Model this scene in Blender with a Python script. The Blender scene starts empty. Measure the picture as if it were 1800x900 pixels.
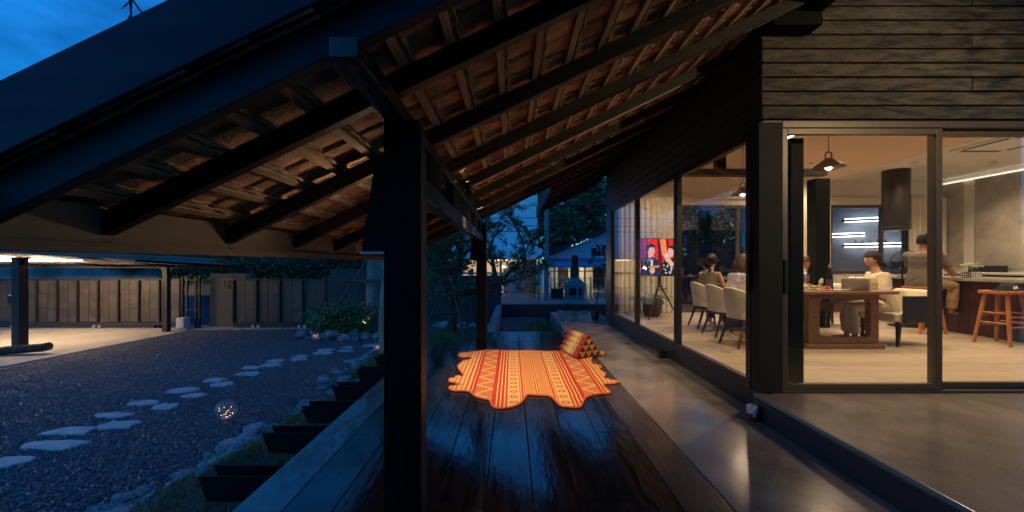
import bpy, bmesh, math, random
import numpy as np
from mathutils import Vector, Matrix, Euler
S = bpy.context.scene
COL = S.collection
R = random.Random(11)
rad = math.radians

# ------------------------------------------------------------------ camera, sky, exposure
cam = bpy.data.cameras.new("camera"); camo = bpy.data.objects.new("camera", cam); COL.objects.link(camo)
cam.sensor_width = 36.0; cam.lens = 13.6; cam.shift_y = 0.0072; cam.clip_end = 2000; cam.clip_start = 0.05
camo.location = (0, 0, 1.35); camo.rotation_euler = (rad(90), 0, 0)
S.camera = camo
S.view_settings.view_transform = 'Standard'; S.view_settings.look = 'None'
S.view_settings.exposure = 2.6; S.view_settings.gamma = 1.0
S.render.resolution_x = 1024; S.render.resolution_y = 512
S.cycles.max_bounces = 8; S.cycles.transparent_max_bounces = 16; S.cycles.sample_clamp_indirect = 4.0
S.cycles.use_denoising = True

SKY_STRENGTH = 0.15; LK = 0.23   # LK: all lamps, set against the exposure
W = bpy.data.worlds.new("World"); S.world = W; W.use_nodes = True
nt = W.node_tree; bg = nt.nodes["Background"]
sky = nt.nodes.new("ShaderNodeTexSky"); sky.sky_type = 'NISHITA'; sky.sun_disc = False
sky.sun_elevation = rad(3.0); sky.sun_rotation = rad(45); sky.ozone_density = 6.0; sky.air_density = 1.0; sky.dust_density = 0.4
# uneven thin cloud all over the dusk sky
tc = nt.nodes.new("ShaderNodeTexCoord"); mp = nt.nodes.new("ShaderNodeMapping"); mp.inputs['Scale'].default_value = (2, 2, 5)
nz = nt.nodes.new("ShaderNodeTexNoise"); nz.inputs['Scale'].default_value = 2.2; nz.inputs['Detail'].default_value = 7
rp = nt.nodes.new("ShaderNodeValToRGB"); rp.color_ramp.elements[0].position = .36; rp.color_ramp.elements[1].position = .70
rp.color_ramp.elements[0].color = (.18, .55, .57, 1); rp.color_ramp.elements[1].color = (.88, 1.24, 1.16, 1)
mx = nt.nodes.new("ShaderNodeMix"); mx.data_type = 'RGBA'; mx.blend_type = 'MULTIPLY'; mx.inputs[0].default_value = 1
L = nt.links.new
L(tc.outputs['Generated'], mp.inputs[0]); L(mp.outputs[0], nz.inputs['Vector']); L(nz.outputs[0], rp.inputs[0])
L(sky.outputs[0], mx.inputs[6]); L(rp.outputs[0], mx.inputs[7]); L(mx.outputs[2], bg.inputs[0])
bg.inputs[1].default_value = SKY_STRENGTH

# ------------------------------------------------------------------ materials
def node(nt, t, **kw):
    n = nt.nodes.new(t)
    for k, v in kw.items(): setattr(n, k, v)
    return n
def M(name, c, c2=None, sc=8, st=(1, 1, 1), rough=.5, rv=0.0, bump=0.0, bsc=None, bst=None, metal=0.0, spec=.5, emit=None, es=0.0,
      coat=0.0, lo=.35, hi=.65, rnd=0.0, detail=5, bdist=.02):
    m = bpy.data.materials.new(name); m.use_nodes = True; nt = m.node_tree; b = nt.nodes["Principled BSDF"]; L = nt.links.new
    b.inputs['Base Color'].default_value = (*c, 1); b.inputs['Roughness'].default_value = rough
    b.inputs['Metallic'].default_value = metal; b.inputs['Specular IOR Level'].default_value = spec
    b.inputs['Coat Weight'].default_value = coat
    if emit: b.inputs['Emission Color'].default_value = (*emit, 1); b.inputs['Emission Strength'].default_value = es
    if c2 is None and not bump and not rv and not rnd: return m
    tc = node(nt, "ShaderNodeTexCoord"); oi = node(nt, "ShaderNodeObjectInfo")
    ad = node(nt, "ShaderNodeVectorMath", operation='MULTIPLY_ADD'); ad.inputs[1].default_value = (1, 1, 1)
    cm = node(nt, "ShaderNodeVectorMath", operation='SCALE'); cm.inputs[0].default_value = (17, 31, 23)
    L(oi.outputs['Random'], cm.inputs['Scale']); L(tc.outputs['Object'], ad.inputs[0]); L(cm.outputs[0], ad.inputs[2])
    mp = node(nt, "ShaderNodeMapping"); mp.inputs['Scale'].default_value = tuple(sc * s for s in st); L(ad.outputs[0], mp.inputs[0])
    nz = node(nt, "ShaderNodeTexNoise"); nz.inputs['Scale'].default_value = 1; nz.inputs['Detail'].default_value = detail
    nz.inputs['Roughness'].default_value = .6; L(mp.outputs[0], nz.inputs['Vector'])
    src = None
    if c2 is not None:
        r = node(nt, "ShaderNodeValToRGB"); e = r.color_ramp.elements
        e[0].position = lo; e[1].position = hi; e[0].color = (*c, 1); e[1].color = (*c2, 1)
        L(nz.outputs[0], r.inputs[0]); src = r.outputs[0]
    if rnd:
        h = node(nt, "ShaderNodeHueSaturation"); mr = node(nt, "ShaderNodeMapRange")
        mr.inputs[3].default_value = 1 - rnd; mr.inputs[4].default_value = 1 + rnd
        L(oi.outputs['Random'], mr.inputs[0]); L(mr.outputs[0], h.inputs['Value'])
        if src: L(src, h.inputs['Color'])
        else: h.inputs['Color'].default_value = (*c, 1)
        src = h.outputs[0]
    if src: L(src, b.inputs['Base Color'])
    if rv:
        mr = node(nt, "ShaderNodeMapRange"); mr.inputs[1].default_value = .3; mr.inputs[2].default_value = .7
        mr.inputs[3].default_value = max(.02, rough - rv); mr.inputs[4].default_value = rough + rv
        L(nz.outputs[0], mr.inputs[0]); L(mr.outputs[0], b.inputs['Roughness'])
    if bump:
        m2 = node(nt, "ShaderNodeMapping"); s2 = bsc or sc * 2; t2 = bst or st
        m2.inputs['Scale'].default_value = tuple(s2 * s for s in t2); L(ad.outputs[0], m2.inputs[0])
        n2 = node(nt, "ShaderNodeTexNoise"); n2.inputs['Scale'].default_value = 1; n2.inputs['Detail'].default_value = 4
        L(m2.outputs[0], n2.inputs['Vector'])
        bp = node(nt, "ShaderNodeBump"); bp.inputs['Strength'].default_value = bump; bp.inputs['Distance'].default_value = bdist
        L(n2.outputs[0], bp.inputs['Height']); L(bp.outputs[0], b.inputs['Normal'])
    return m
def glass_mat(name, tint=(.93, .95, .95), base=.045):
    m = bpy.data.materials.new(name); m.use_nodes = True; nt = m.node_tree; L = nt.links.new
    nt.nodes.remove(nt.nodes["Principled BSDF"]); out = nt.nodes["Material Output"]
    t = node(nt, "ShaderNodeBsdfTransparent"); t.inputs[0].default_value = (*tint, 1)
    g = node(nt, "ShaderNodeBsdfGlossy"); g.inputs['Roughness'].default_value = 0.0; g.inputs[0].default_value = (1, 1, 1, 1)
    lw = node(nt, "ShaderNodeLayerWeight"); lw.inputs[0].default_value = .5
    p = node(nt, "ShaderNodeMath", operation='POWER'); p.inputs[1].default_value = 4.5; L(lw.outputs['Facing'], p.inputs[0])
    ma = node(nt, "ShaderNodeMath", operation='MULTIPLY_ADD'); ma.inputs[1].default_value = .9; ma.inputs[2].default_value = base
    L(p.outputs[0], ma.inputs[0]); mi = node(nt, "ShaderNodeMixShader")
    L(ma.outputs[0], mi.inputs[0]); L(t.outputs[0], mi.inputs[1]); L(g.outputs[0], mi.inputs[2]); L(mi.outputs[0], out.inputs[0])
    return m
def emis(name, c, s, base=(.8, .8, .8)):
    m = bpy.data.materials.new(name); m.use_nodes = True; nt = m.node_tree
    b = nt.nodes["Principled BSDF"]; b.inputs['Base Color'].default_value = (*base, 1)
    b.inputs['Emission Color'].default_value = (*c, 1); b.inputs['Emission Strength'].default_value = s * LK
    return m
WARM = (1.0, .62, .30); WARM2 = (1.0, .74, .48); COOL = (.85, .93, 1.0)
m_post = M("charred_post", (.004, .0038, .0032), (.010, .009, .007), 6, (6, 6, .7), spec=.12, rough=.5, rv=.06, bump=.08, bsc=20, bst=(5, 5, .4))
m_beam = M("charred_beam_y", (.014, .013, .012), (.028, .024, .02), 6, (6, .6, 6), rough=.3, rv=.1, bump=.06, bsc=20, bst=(5, .4, 5))
m_raft = M("charred_rafter", (.020, .016, .012), (.04, .030, .022), 6, (.6, 6, 6), rough=.5, rv=.1, bump=.1, bsc=20, bst=(.4, 5, 5))
m_barge = M("dark_steel_board", (.016, .024, .040), (.022, .031, .05), 4, (.5, 3, 3), rough=.65, spec=.25, rv=.08, bump=.12, bsc=60)
m_eave = M("eave_board", (.095, .077, .056), (.13, .105, .078), 5, (1, .5, 2), rough=.7, bump=.2, bsc=60)
m_tile = M("clay_tile", (.50, .29, .17), (.22, .13, .082), 9, (1, 1, 1), rough=.85, bump=.5, bsc=70, rnd=.28, lo=.42, hi=.66)
m_batten = M("batten_wood", (.42, .29, .18), (.27, .18, .11), 5, (6, .5, 6), rough=.75, bump=.2, bsc=30, bst=(4, .4, 4), rnd=.15)
m_mortar = M("mortar", (.34, .27, .18), (.16, .12, .08), 14, rough=.95, bump=.6, bsc=60)
m_deck = M("black_deck_wood", (.010, .008, .007), (.034, .027, .021), 3, (4, .35, 4), rough=.13, rv=.08, coat=.1, bump=.2, bsc=14, bst=(2.2, .5, 1), rnd=.25, bdist=.01)
m_decksheen = M("sheen_grey_deck_wood", (.05, .05, .05), (.095, .095, .095), 3, (4, .35, 4), rough=.22, rv=.08, coat=.5, bump=.15, bsc=16, bst=(2.2, .5, 1), bdist=.01)  # outermost plank: paler grey puts the sky's sheen into the colour
m_deckedge = M("brown_border_wood", (.095, .068, .047), (.05, .037, .027), 3, (4, .5, 4), rough=.26, rv=.1, bump=.22, bsc=18, bst=(2, .5, 1), bdist=.01)
m_joist = M("black_joist", (.005, .005, .005), rough=.65, spec=.15, bump=.1, bsc=20)
m_frame = M("bronze_frame", (.115, .088, .062), (.13, .10, .07), 30, rough=.42, metal=.35)
m_framedark = M("dark_frame", (.028, .025, .022), rough=.4, metal=.2)
m_black = M("black_plastic", (.012, .012, .012), rough=.4)
m_plank = M("weathered_plank", (.014, .011, .007), (.14, .11, .066), 5, (.8, 1, 4), rough=.5, rv=.16, bump=.8, bsc=26, bst=(.8, 1, 3.5), rnd=.22, lo=.36, hi=.62, detail=9)
m_plankside = M("black_plank", (.011, .010, .009), (.02, .018, .016), 5, (1, .6, 5), rough=.5, rv=.1, bump=.5, bsc=24, bst=(1, .6, 4))
m_white = M("white_plaster", (.74, .70, .64), (.70, .66, .60), 2, rough=.85)
m_vault = M("vault_ceiling", (.78, .58, .44), (.75, .55, .41), 3, rough=.8)
m_floor = M("pale_oak_floor", (.52, .42, .31), (.42, .34, .25), 2.5, (.5, 6, 1), rough=.42, rv=.06, rnd=.09, bump=.06, bsc=20, bst=(.4, 5, 1))
m_glass = glass_mat("window_glass", (.95, .96, .95), .075)
m_curtain = M("cream_curtain", (.74, .68, .58), rough=.9)
m_table = M("walnut", (.26, .13, .062), (.17, .08, .038), 6, (5, .6, 5), rough=.32, rv=.06, bump=.1, bsc=30)
m_legwood = M("dark_leg_wood", (.10, .055, .03), (.06, .034, .02), 6, (3, 3, .6), rough=.4)
m_cream = M("cream_upholstery", (.74, .64, .48), (.70, .60, .44), 30, rough=.8, bump=.15, bsc=260)
m_stool = M("orange_teak", (.48, .19, .055), (.34, .125, .036), 7, (4, 4, .5), rough=.4)
m_bar = M("bar_front", (.075, .026, .014), (.05, .018, .01), 6, (6, 6, .5), rough=.28)
m_stonetop = M("stone_top", (.42, .37, .32), (.34, .30, .26), 20, rough=.2)
m_mural = M("mural_plaster", (.30, .27, .23), (.56, .51, .43), 1.5, (1, 1, 1), rough=.75, detail=12, bump=.3, bsc=16)
m_skin = M("skin", (.55, .30, .19), (.50, .27, .17), 12, rough=.5)
m_skin2 = M("skin_tan", (.40, .20, .115), (.36, .18, .10), 12, rough=.5)
m_hair = M("dark_hair", (.010, .007, .005), (.026, .016, .010), 60, (4, 4, .6), spec=.3, rough=.5, bump=.5, bsc=120, bst=(3, 3, .4))
m_hairbr = M("brown_hair", (.12, .05, .024), (.05, .024, .012), 60, (4, 4, .6), rough=.4, bump=.5, bsc=120, bst=(3, 3, .4))
m_concrete = M("pale_concrete", (.40, .36, .31), (.30, .27, .24), 1.3, rough=.85, bump=.25, bsc=30)
m_oldwall = M("stained_wall", (.26, .26, .25), (.09, .095, .09), 1.2, (1, 1, .35), rough=.9)
m_darkwall = M("black_render_wall", (.03, .03, .03), (.05, .048, .045), 2, rough=.7)
m_stone = M("pale_flagstone", (.44, .42, .40), (.28, .27, .26), 9, rough=.72, bump=.5, bsc=24, lo=.45, hi=.7)
m_rock = M("grey_rock", (.40, .40, .40), (.10, .10, .105), 7, rough=.8, bump=.7, bsc=30, rnd=.25)
m_gravel = M("dark_gravel", (.028, .03, .034), (.11, .115, .125), 30, rough=.42, bump=.9, bsc=34, bdist=.04)
m_pebble = M("gravel_pebble", (.065, .067, .072), (.16, .163, .172), 11, rough=.55)
m_pebble2 = M("gravel_pebble_light", (.19, .185, .18), (.29, .28, .27), 11, rough=.5)
m_soil = M("garden_soil", (.045, .032, .022), (.085, .06, .042), 9, rough=.95, bump=.8, bsc=40)
m_leaf = [M("leaf_a", (.06, .12, .045), rough=.42, spec=.4), M("leaf_b", (.10, .17, .06), rough=.42, spec=.4), M("leaf_c", (.035, .08, .035), rough=.45)]
m_leafy = [M("shrub_a", (.11, .20, .05), rough=.5), M("shrub_b", (.16, .26, .075), rough=.5), M("shrub_c", (.04, .085, .025), rough=.5)]
m_leaf2 = [M("tree_leaf_a", (.10, .17, .07), rough=.5), M("tree_leaf_b", (.14, .22, .08), rough=.5), M("tree_leaf_c", (.06, .12, .05), rough=.5)]
m_grass = [M("grass_a", (.12, .21, .04), rough=.6), M("grass_b", (.17, .22, .06), rough=.6), M("grass_c", (.10, .105, .05), rough=.7)]
m_bark = M("bark", (.075, .055, .04), (.035, .026, .02), 9, (2, 2, .5), rough=.9, bump=.8, bsc=26)
m_barkpale = M("pale_bark", (.30, .255, .21), (.16, .135, .11), 7, (2, 2, .6), rough=.9, bump=.7, bsc=22)
m_pole = M("stake_wood", (.14, .095, .065), (.09, .06, .042), 8, (3, 3, .5), rough=.85)
m_steel = M("galvanised_steel", (.42, .42, .42), rough=.4, metal=.7)
m_gatepanel = M("perforated_panel", (.09, .068, .048), (.042, .034, .027), 1.6, (1, 1, 1.6), rough=.5, metal=.15)
m_gateframe = M("gate_frame_steel", (.022, .019, .016), rough=.5, metal=.2)

# ------------------------------------------------------------------ mesh builder
WL = {}
class MB:
    def __init__(s): s.v = []; s.f = []; s.m = []
    def add(s, vs, fs, m=0):
        o = len(s.v); s.v += [tuple(v) for v in vs]; s.f += [tuple(i + o for i in f) for f in fs]; s.m += [m] * len(fs); return s
    def box(s, x0, x1, y0, y1, z0, z1, m=0):
        v = [(x, y, z) for z in (z0, z1) for y in (y0, y1) for x in (x0, x1)]
        return s.add(v, [(0, 2, 3, 1), (4, 5, 7, 6), (0, 1, 5, 4), (2, 6, 7, 3), (0, 4, 6, 2), (1, 3, 7, 5)], m)
    def bar(s, p, q, w, h=None, up=(0, 0, 1), m=0, w2=None, h2=None):
        p = Vector(p); q = Vector(q); d = (q - p).normalized(); h = h or w; w2 = w2 or w; h2 = h2 or (h if w2 == w else w2)
        a = d.cross(Vector(up))
        if a.length < 1e-5: a = d.cross(Vector((1, 0, 0)))
        a.normalize(); b = a.cross(d).normalized(); v = []
        for c, ww, hh in ((p, w, h), (q, w2, h2)):
            v += [c - a * ww / 2 - b * hh / 2, c + a * ww / 2 - b * hh / 2, c + a * ww / 2 + b * hh / 2, c - a * ww / 2 + b * hh / 2]
        return s.add(v, [(0, 1, 2, 3), (7, 6, 5, 4), (0, 4, 5, 1), (1, 5, 6, 2), (2, 6, 7, 3), (3, 7, 4, 0)], m)
    def tube(s, pts, r, n=8, m=0, ell=1.0, ref=None, cap=True):
        P = [Vector(p) for p in pts]; k = len(P)
        if not isinstance(r, (list, tuple)): r = [r] * k
        v = []; last = None
        for i in range(k):
            d = (P[min(i + 1, k - 1)] - P[max(i - 1, 0)])
            d = d.normalized() if d.length > 1e-9 else Vector((0, 0, 1))
            a = Vector(ref) if ref else (last if last else (Vector((1, 0, 0)) if abs(d.x) < .9 else Vector((0, 1, 0))))
            a = a - d * a.dot(d)
            a = a.normalized() if a.length > 1e-6 else d.orthogonal().normalized()
            last = a; b = d.cross(a)
            for j in range(n):
                t = 2 * math.pi * j / n
                e = ell[i] if isinstance(ell, (list, tuple)) else ell
                v.append(P[i] + a * math.cos(t) * r[i] + b * math.sin(t) * r[i] * e)
        f = [(i * n + j, i * n + (j + 1) % n, (i + 1) * n + (j + 1) % n, (i + 1) * n + j) for i in range(k - 1) for j in range(n)]
        if cap: f += [tuple(reversed(range(n))), tuple(range((k - 1) * n, k * n))]
        return s.add(v, f, m)
    def lathe(s, prof, n=16, c=(0, 0, 0), m=0):
        k = len(prof); v = []
        for r, z in prof:
            for j in range(n):
                t = 2 * math.pi * j / n; v.append((c[0] + r * math.cos(t), c[1] + r * math.sin(t), c[2] + z))
        f = [(i * n + j, i * n + (j + 1) % n, (i + 1) * n + (j + 1) % n, (i + 1) * n + j) for i in range(k - 1) for j in range(n)]
        f += [tuple(reversed(range(n))), tuple(range((k - 1) * n, k * n))]
        return s.add(v, f, m)
    def ball(s, c, r, n=10, k=7, m=0, rot=None, fn=None):
        if not isinstance(r, (list, tuple)): r = (r, r, r)
        v = []
        for i in range(k + 1):
            ph = math.pi * i / k
            for j in range(n):
                t = 2 * math.pi * j / n
                p = Vector((math.sin(ph) * math.cos(t), math.sin(ph) * math.sin(t), -math.cos(ph)))
                p = fn(p) if fn else p
                p = Vector((p.x * r[0], p.y * r[1], p.z * r[2]))
                if rot: p = rot @ p
                v.append(Vector(c) + p)
        f = [(i * n + j, i * n + (j + 1) % n, (i + 1) * n + (j + 1) % n, (i + 1) * n + j) for i in range(k) for j in range(n)]
        return s.add(v, f, m)
    def ext(s, poly, vec, m=0):
        n = len(poly); P = [Vector(p) for p in poly]; v = P + [p + Vector(vec) for p in P]
        f = [tuple(reversed(range(n))), tuple(range(n, 2 * n))] + [(i, (i + 1) % n, n + (i + 1) % n, n + i) for i in range(n)]
        return s.add(v, f, m)
    def mesh(s, name, mats, smooth=False, off=(0, 0, 0)):
        me = bpy.data.meshes.new(name); ox, oy, oz = off
        me.from_pydata([(x - ox, y - oy, z - oz) for x, y, z in s.v], [], s.f)
        for m in (mats if isinstance(mats, (list, tuple)) else [mats]): me.materials.append(m)
        if any(s.m): me.polygons.foreach_set('material_index', s.m)
        if smooth:
            me.polygons.foreach_set('use_smooth', [True] * len(s.f))
            me.set_sharp_from_angle(angle=rad(50))
        me.update(); return me
    def build(s, name, mats, parent=None, smooth=False, bevel=0, local=False, kind=None, fix=True):
        off = (0, 0, 0) if (parent is None or local) else WL.get(parent.name, (0, 0, 0))
        me = s.mesh(name, mats, smooth, off)
        if fix:
            b = bmesh.new(); b.from_mesh(me); bmesh.ops.recalc_face_normals(b, faces=b.faces); b.to_mesh(me); b.free()
            if smooth: me.set_sharp_from_angle(angle=rad(50))
        o = bpy.data.objects.new(name, me); COL.objects.link(o)
        if parent is not None: o.parent = parent; WL[o.name] = off
        else: WL[o.name] = (0, 0, 0)
        if bevel:
            bv = o.modifiers.new("bevel", 'BEVEL'); bv.width = bevel; bv.segments = 2; bv.limit_method = 'ANGLE'
        if kind: o['kind'] = kind
        return o
def tag(o, label=None, cat=None, group=None, kind=None):
    if label: o['label'] = label
    if cat: o['category'] = cat
    if group: o['group'] = group
    if kind: o['kind'] = kind
    return o
def thing(name, label, cat, loc=(0, 0, 0), group=None, rz=0, kind=None):
    o = bpy.data.objects.new(name, None); COL.objects.link(o); o.location = loc; o.rotation_euler = (0, 0, rz)
    o.empty_display_size = .1; WL[o.name] = tuple(loc)
    return tag(o, label, cat, group, kind)
def dup(root, loc, rz=0, label=None, group=None, sc=None):
    r = root.copy(); COL.objects.link(r); r.location = loc; r.rotation_euler = (0, 0, rz)
    if sc: r.scale = sc
    if label: r['label'] = label
    if group: r['group'] = group
    for ch in list(root.children):
        c = ch.copy(); COL.objects.link(c); c.parent = r
        for g in ch.children:
            d = g.copy(); COL.objects.link(d); d.parent = c
    return r
def lamp(name, kind, loc, power, color, parent=None, size=.05, spot=None, blend=.5, target=None):
    l = bpy.data.lights.new(name, kind); l.energy = power * LK; l.color = color
    l.shadow_soft_size = size
    if kind == 'SPOT': l.spot_size = rad(spot); l.spot_blend = blend
    o = bpy.data.objects.new(name, l); COL.objects.link(o); o.location = loc
    if target is not None: o.rotation_euler = (Vector(target) - Vector(loc)).to_track_quat('-Z', 'Y').to_euler()
    if parent is not None:
        off = WL.get(parent.name, (0, 0, 0)); o.parent = parent; o.location = Vector(loc) - Vector(off)
    return o

# ================================================================== SETTING: terrain
def gz(x, y):
    """ground height: gravel yard low, a bank rising to the deck"""
    e = -3.35 + .18 * math.sin(y * 1.3) + .1 * math.sin(y * 3.1 + 1)
    if y > 9: e += (y - 9) * -.25
    t = min(1, max(0, (x - e) / 1.1)); t = t * t * (3 - 2 * t)
    return -.85 + .42 * t
xs = sorted(set([round(-30 + .5 * i, 3) for i in range(0, 50)] + [round(-5.2 + .1 * i, 3) for i in range(0, 45)] + [0, 1, 1.06]))
xs = [x for x in xs if x <= 1.06]
ys = [-6 + .25 * i for i in range(0, 78)]
mb = MB()
mb.v = [(x, y, gz(x, y) + (.015 * math.sin(x * 9) * math.sin(y * 8) if x > -3.4 else 0)) for y in ys for x in xs]; nx = len(xs)
for j in range(len(ys) - 1):
    for i in range(nx - 1):
        xc = (xs[i] + xs[i + 1]) / 2; yc = (ys[j] + ys[j + 1]) / 2
        mb.f.append((j * nx + i, j * nx + i + 1, (j + 1) * nx + i + 1, (j + 1) * nx + i))
        mb.m.append(1 if gz(xc, yc) > -.78 else 0)
mb.build("ground", [m_gravel, m_soil], smooth=True, kind='structure', fix=False)
# street and far ground beyond the yard, reaching the horizon
m_far = M("far_ground", (.10, .10, .09), (.06, .07, .05), .5, rough=.9)
m_road = M("road_asphalt", (.16, .16, .165), (.12, .12, .125), 6, rough=.7, bump=.2, bsc=60)
mb = MB(); mb.add([(-900, -900, -1.0), (900, -900, -1.0), (900, 900, -1.0), (-900, 900, -1.0)], [(0, 1, 2, 3)]); mb.build("far_ground", m_far, kind='structure', fix=False)
mb = MB(); mb.add([(-6, 13.0, -.5), (30, 13.0, -.5), (30, 60, -.5), (-6, 60, -.5)], [(0, 1, 2, 3)]); mb.build("road", m_road, kind='structure', fix=False)
# carport slab
mb = MB(); mb.ext([(-30, 5.2, -.99), (-10.75, 7.6, -.99), (-10.5, 12.7, -.99), (-6.0, 12.95, -.99), (-6.0, 13.6, -.99), (-30, 13.6, -.99)], (0, 0, .17))
mb.build("concrete_slab", m_concrete, kind='structure')

# gravel pebbles over the visible yard
def pebbles(n, name, mats, x0, x1, y0, y1, smin, smax, test=None, zf=gz, seed=3):
    rng = np.random.default_rng(seed)
    # denser towards the camera, where single stones show
    u = rng.random(n); y = y0 * (y1 / y0) ** (u ** .85); x = x0 + (x1 - x0) * rng.random(n)
    if test: k = test(x, y); x = x[k]; y = y[k]
    n = len(x); z = np.array([zf(a, b) for a, b in zip(x, y)])
    r = smin + (smax - smin) * rng.random(n) ** 2
    base = np.array([(1, 0, 0), (-1, 0, 0), (0, 1, 0), (0, -1, 0), (0, 0, 1), (0, 0, -1)], float)
    tri = np.array([(0, 2, 4), (2, 1, 4), (1, 3, 4), (3, 0, 4), (2, 0, 5), (1, 2, 5), (3, 1, 5), (0, 3, 5)])
    v = base[None] * (rng.random((n, 6, 1)) * .6 + .7) + rng.normal(0, .22, (n, 6, 3))
    sc = np.stack([r, r * (.6 + .5 * rng.random(n)), r * (.45 + .3 * rng.random(n))], 1)[:, None, :]
    v = v * sc; a = rng.random(n) * 6.283; ca, sa = np.cos(a)[:, None], np.sin(a)[:, None]
    tx, ty = rng.normal(0, .35, (n, 1)), rng.normal(0, .35, (n, 1))
    X = v[..., 0] * ca - v[..., 1] * sa; Y = v[..., 0] * sa + v[..., 1] * ca; Z = v[..., 2] + X * tx + Y * ty
    V = np.stack([X + x[:, None], Y + y[:, None], Z + z[:, None] + r[:, None] * .25], 2).reshape(-1, 3)
    F = (tri[None] + (np.arange(n) * 6)[:, None, None]).reshape(-1, 3)
    me = bpy.data.meshes.new(name); me.vertices.add(len(V)); me.vertices.foreach_set('co', V.ravel())
    me.loops.add(F.size); me.loops.foreach_set('vertex_index', F.ravel()); me.polygons.add(len(F))
    me.polygons.foreach_set('loop_start', np.arange(0, F.size, 3)); me.polygons.foreach_set('loop_total', np.full(len(F), 3))
    for m in mats: me.materials.append(m)
    mi = np.repeat((rng.random(n) < .045).astype(int), 8); me.polygons.foreach_set('material_index', mi)
    me.update(calc_edges=True); o = bpy.data.objects.new(name, me); COL.objects.link(o); o['kind'] = 'stuff'
    return o
def in_yard(x, y): return (x < -3.2 - np.maximum(0, (y - 9) * .2)) & (x > -10.6 - np.maximum(0, 7.6 - y) * .8) & (x > -1.45 * y)
pebbles(150000, "gravel", [m_pebble, m_pebble2], -11, -3.0, 3.2, 12.9, .010, .027, in_yard)
pebbles(9000, "gravel", [m_pebble, m_pebble2], -.33, 1.05, 7.7, 12.7, .015, .035, None, lambda x, y: -.43, 5)

# stepping stones
mbs = []
def flag(rng, w, d):
    n = 11; mb = MB(); p = []
    for i in range(n):
        t = 2 * math.pi * i / n + rng.uniform(-.22, .22); q = rng.uniform(.72, 1.18)
        ex = 1 / max(abs(math.cos(t)), abs(math.sin(t))) ** .6
        p.append((math.cos(t) * w / 2 * q * ex, math.sin(t) * d / 2 * q * ex, 0))
    inner = [(x * .93, y * .93, .031 + rng.uniform(-.004, .004)) for x, y, _ in p]
    mid = [(x * .99, y * .99, .022) for x, y, _ in p]; c = [(0, 0, .032)]
    v = p + mid + inner + c
    f = [(i, (i + 1) % n, n + (i + 1) % n, n + i) for i in range(n)] + [(n + i, n + (i + 1) % n, 2 * n + (i + 1) % n, 2 * n + i) for i in range(n)]
    f += [(2 * n + i, 2 * n + (i + 1) % n, 3 * n) for i in range(n)]
    return mb.add(v, f)
outer = [(-5.516, 4.25, .5, .34), (-5.538, 4.646, .86, .36), (-5.744, 5.037, .67, .33), (-5.729, 5.561, .54, .27), (-5.74, 6.057, .5, .34), (-5.656, 6.649, .53, .36),
         (-5.553, 7.227, .45, .33), (-5.476, 8.086, .43, .36), (-5.284, 8.647, .41, .33), (-4.98, 9.067, .37, .34), (-4.707, 9.714, .5, .36), (-4.26, 10.04, .36, .27)]
inner = [(-5.347, 5.213, .57, .4), (-5.27, 5.89, .44, .36), (-5.247, 6.366, .37, .3), (-5.228, 6.991, .43, .37), (-5.2, 7.66, .5, .36), (-5.164, 8.311, .5, .4),
         (-4.834, 8.8, .41, .34), (-4.601, 9.409, .52, .4), (-4.166, 9.652, .4, .31), (-3.775, 10.247, .42, .35)]
ORD = "first second third fourth fifth sixth seventh eighth ninth tenth eleventh twelfth".split()
for row, lab in ((outer, "row beside open gravel"), (inner, "row toward the rock edging")):
    for i, (x, y, w, d) in enumerate(row):
        mb = flag(R, w * .9, d * .74); o = mb.build("stepping_stone", m_stone); o.location = (x, y, -.85); o.rotation_euler = (0, 0, R.uniform(-.15, .15))
        sz = "broad " if w > .6 else ("small " if w < .4 else "")
        tag(o, f"{sz}pale stepping stone, {ORD[i]} from the near end of the {lab}", "stepping stone", "pale stepping stones across the gravel")

# rocks
def rockmesh(seed):
    rng = random.Random(seed); bm = bmesh.new(); bmesh.ops.create_icosphere(bm, subdivisions=2, radius=1)
    k = [(Vector((rng.gauss(0, 1), rng.gauss(0, 1), rng.gauss(0, 1))).normalized(), rng.uniform(.45, .8)) for _ in range(13)]
    for v in bm.verts:
        for n, d in k:
            t = v.co.dot(n)
            if t > d: v.co -= n * (t - d)
        v.co *= 1 + rng.uniform(-.05, .05)
    me = bpy.data.meshes.new("rock"); bm.to_mesh(me); bm.free(); me.materials.append(m_rock)
    return me
RM = [rockmesh(i) for i in range(6)]
def rock(x, y, z, s, label, group, flat=.6, kind=None):
    o = bpy.data.objects.new("rock", R.choice(RM)); COL.objects.link(o); o.location = (x, y, z)
    o.scale = (s * R.uniform(.8, 1.25), s * R.uniform(.8, 1.2), s * flat * R.uniform(.7, 1.1)); o.rotation_euler = (R.uniform(-.2, .2), R.uniform(-.2, .2), R.uniform(0, 6.28))
    tag(o, label, "rock", group); return o
JY = [2.46, 3.09, 3.67, 4.28, 4.95, 5.62, 6.25, 7.6, 8.6, 9.6]
def rocklabel(y):
    k = min(range(len(JY)), key=lambda q: abs(JY[q] - y)); w = ["nearest deck joist", "second deck joist", "third deck joist", "fourth deck joist", "fifth deck joist", "sixth deck joist", "farthest deck joist", "slim leaning trunk", "ground past the slim trunk", "far end of the bank"][k]
    return f"jagged grey edging rock beside the gravel, level with the {w}"
for i in range(64):
    y = 3.0 * (9.6 / 3.0) ** (i / 63.0) + R.uniform(-.05, .05)
    e = -3.35 + .18 * math.sin(y * 1.3) + .1 * math.sin(y * 3.1 + 1)
    x = e + R.uniform(-.16, .34)
    q = R.choice((.07, .10, .13, .16, .22)); rock(x, y, gz(x, y) + .0, q * R.uniform(.85, 1.15), ('small ' if q < .09 else 'large ' if q > .15 else '') + rocklabel(y), "rocks edging the grassy bank", .55)
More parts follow.
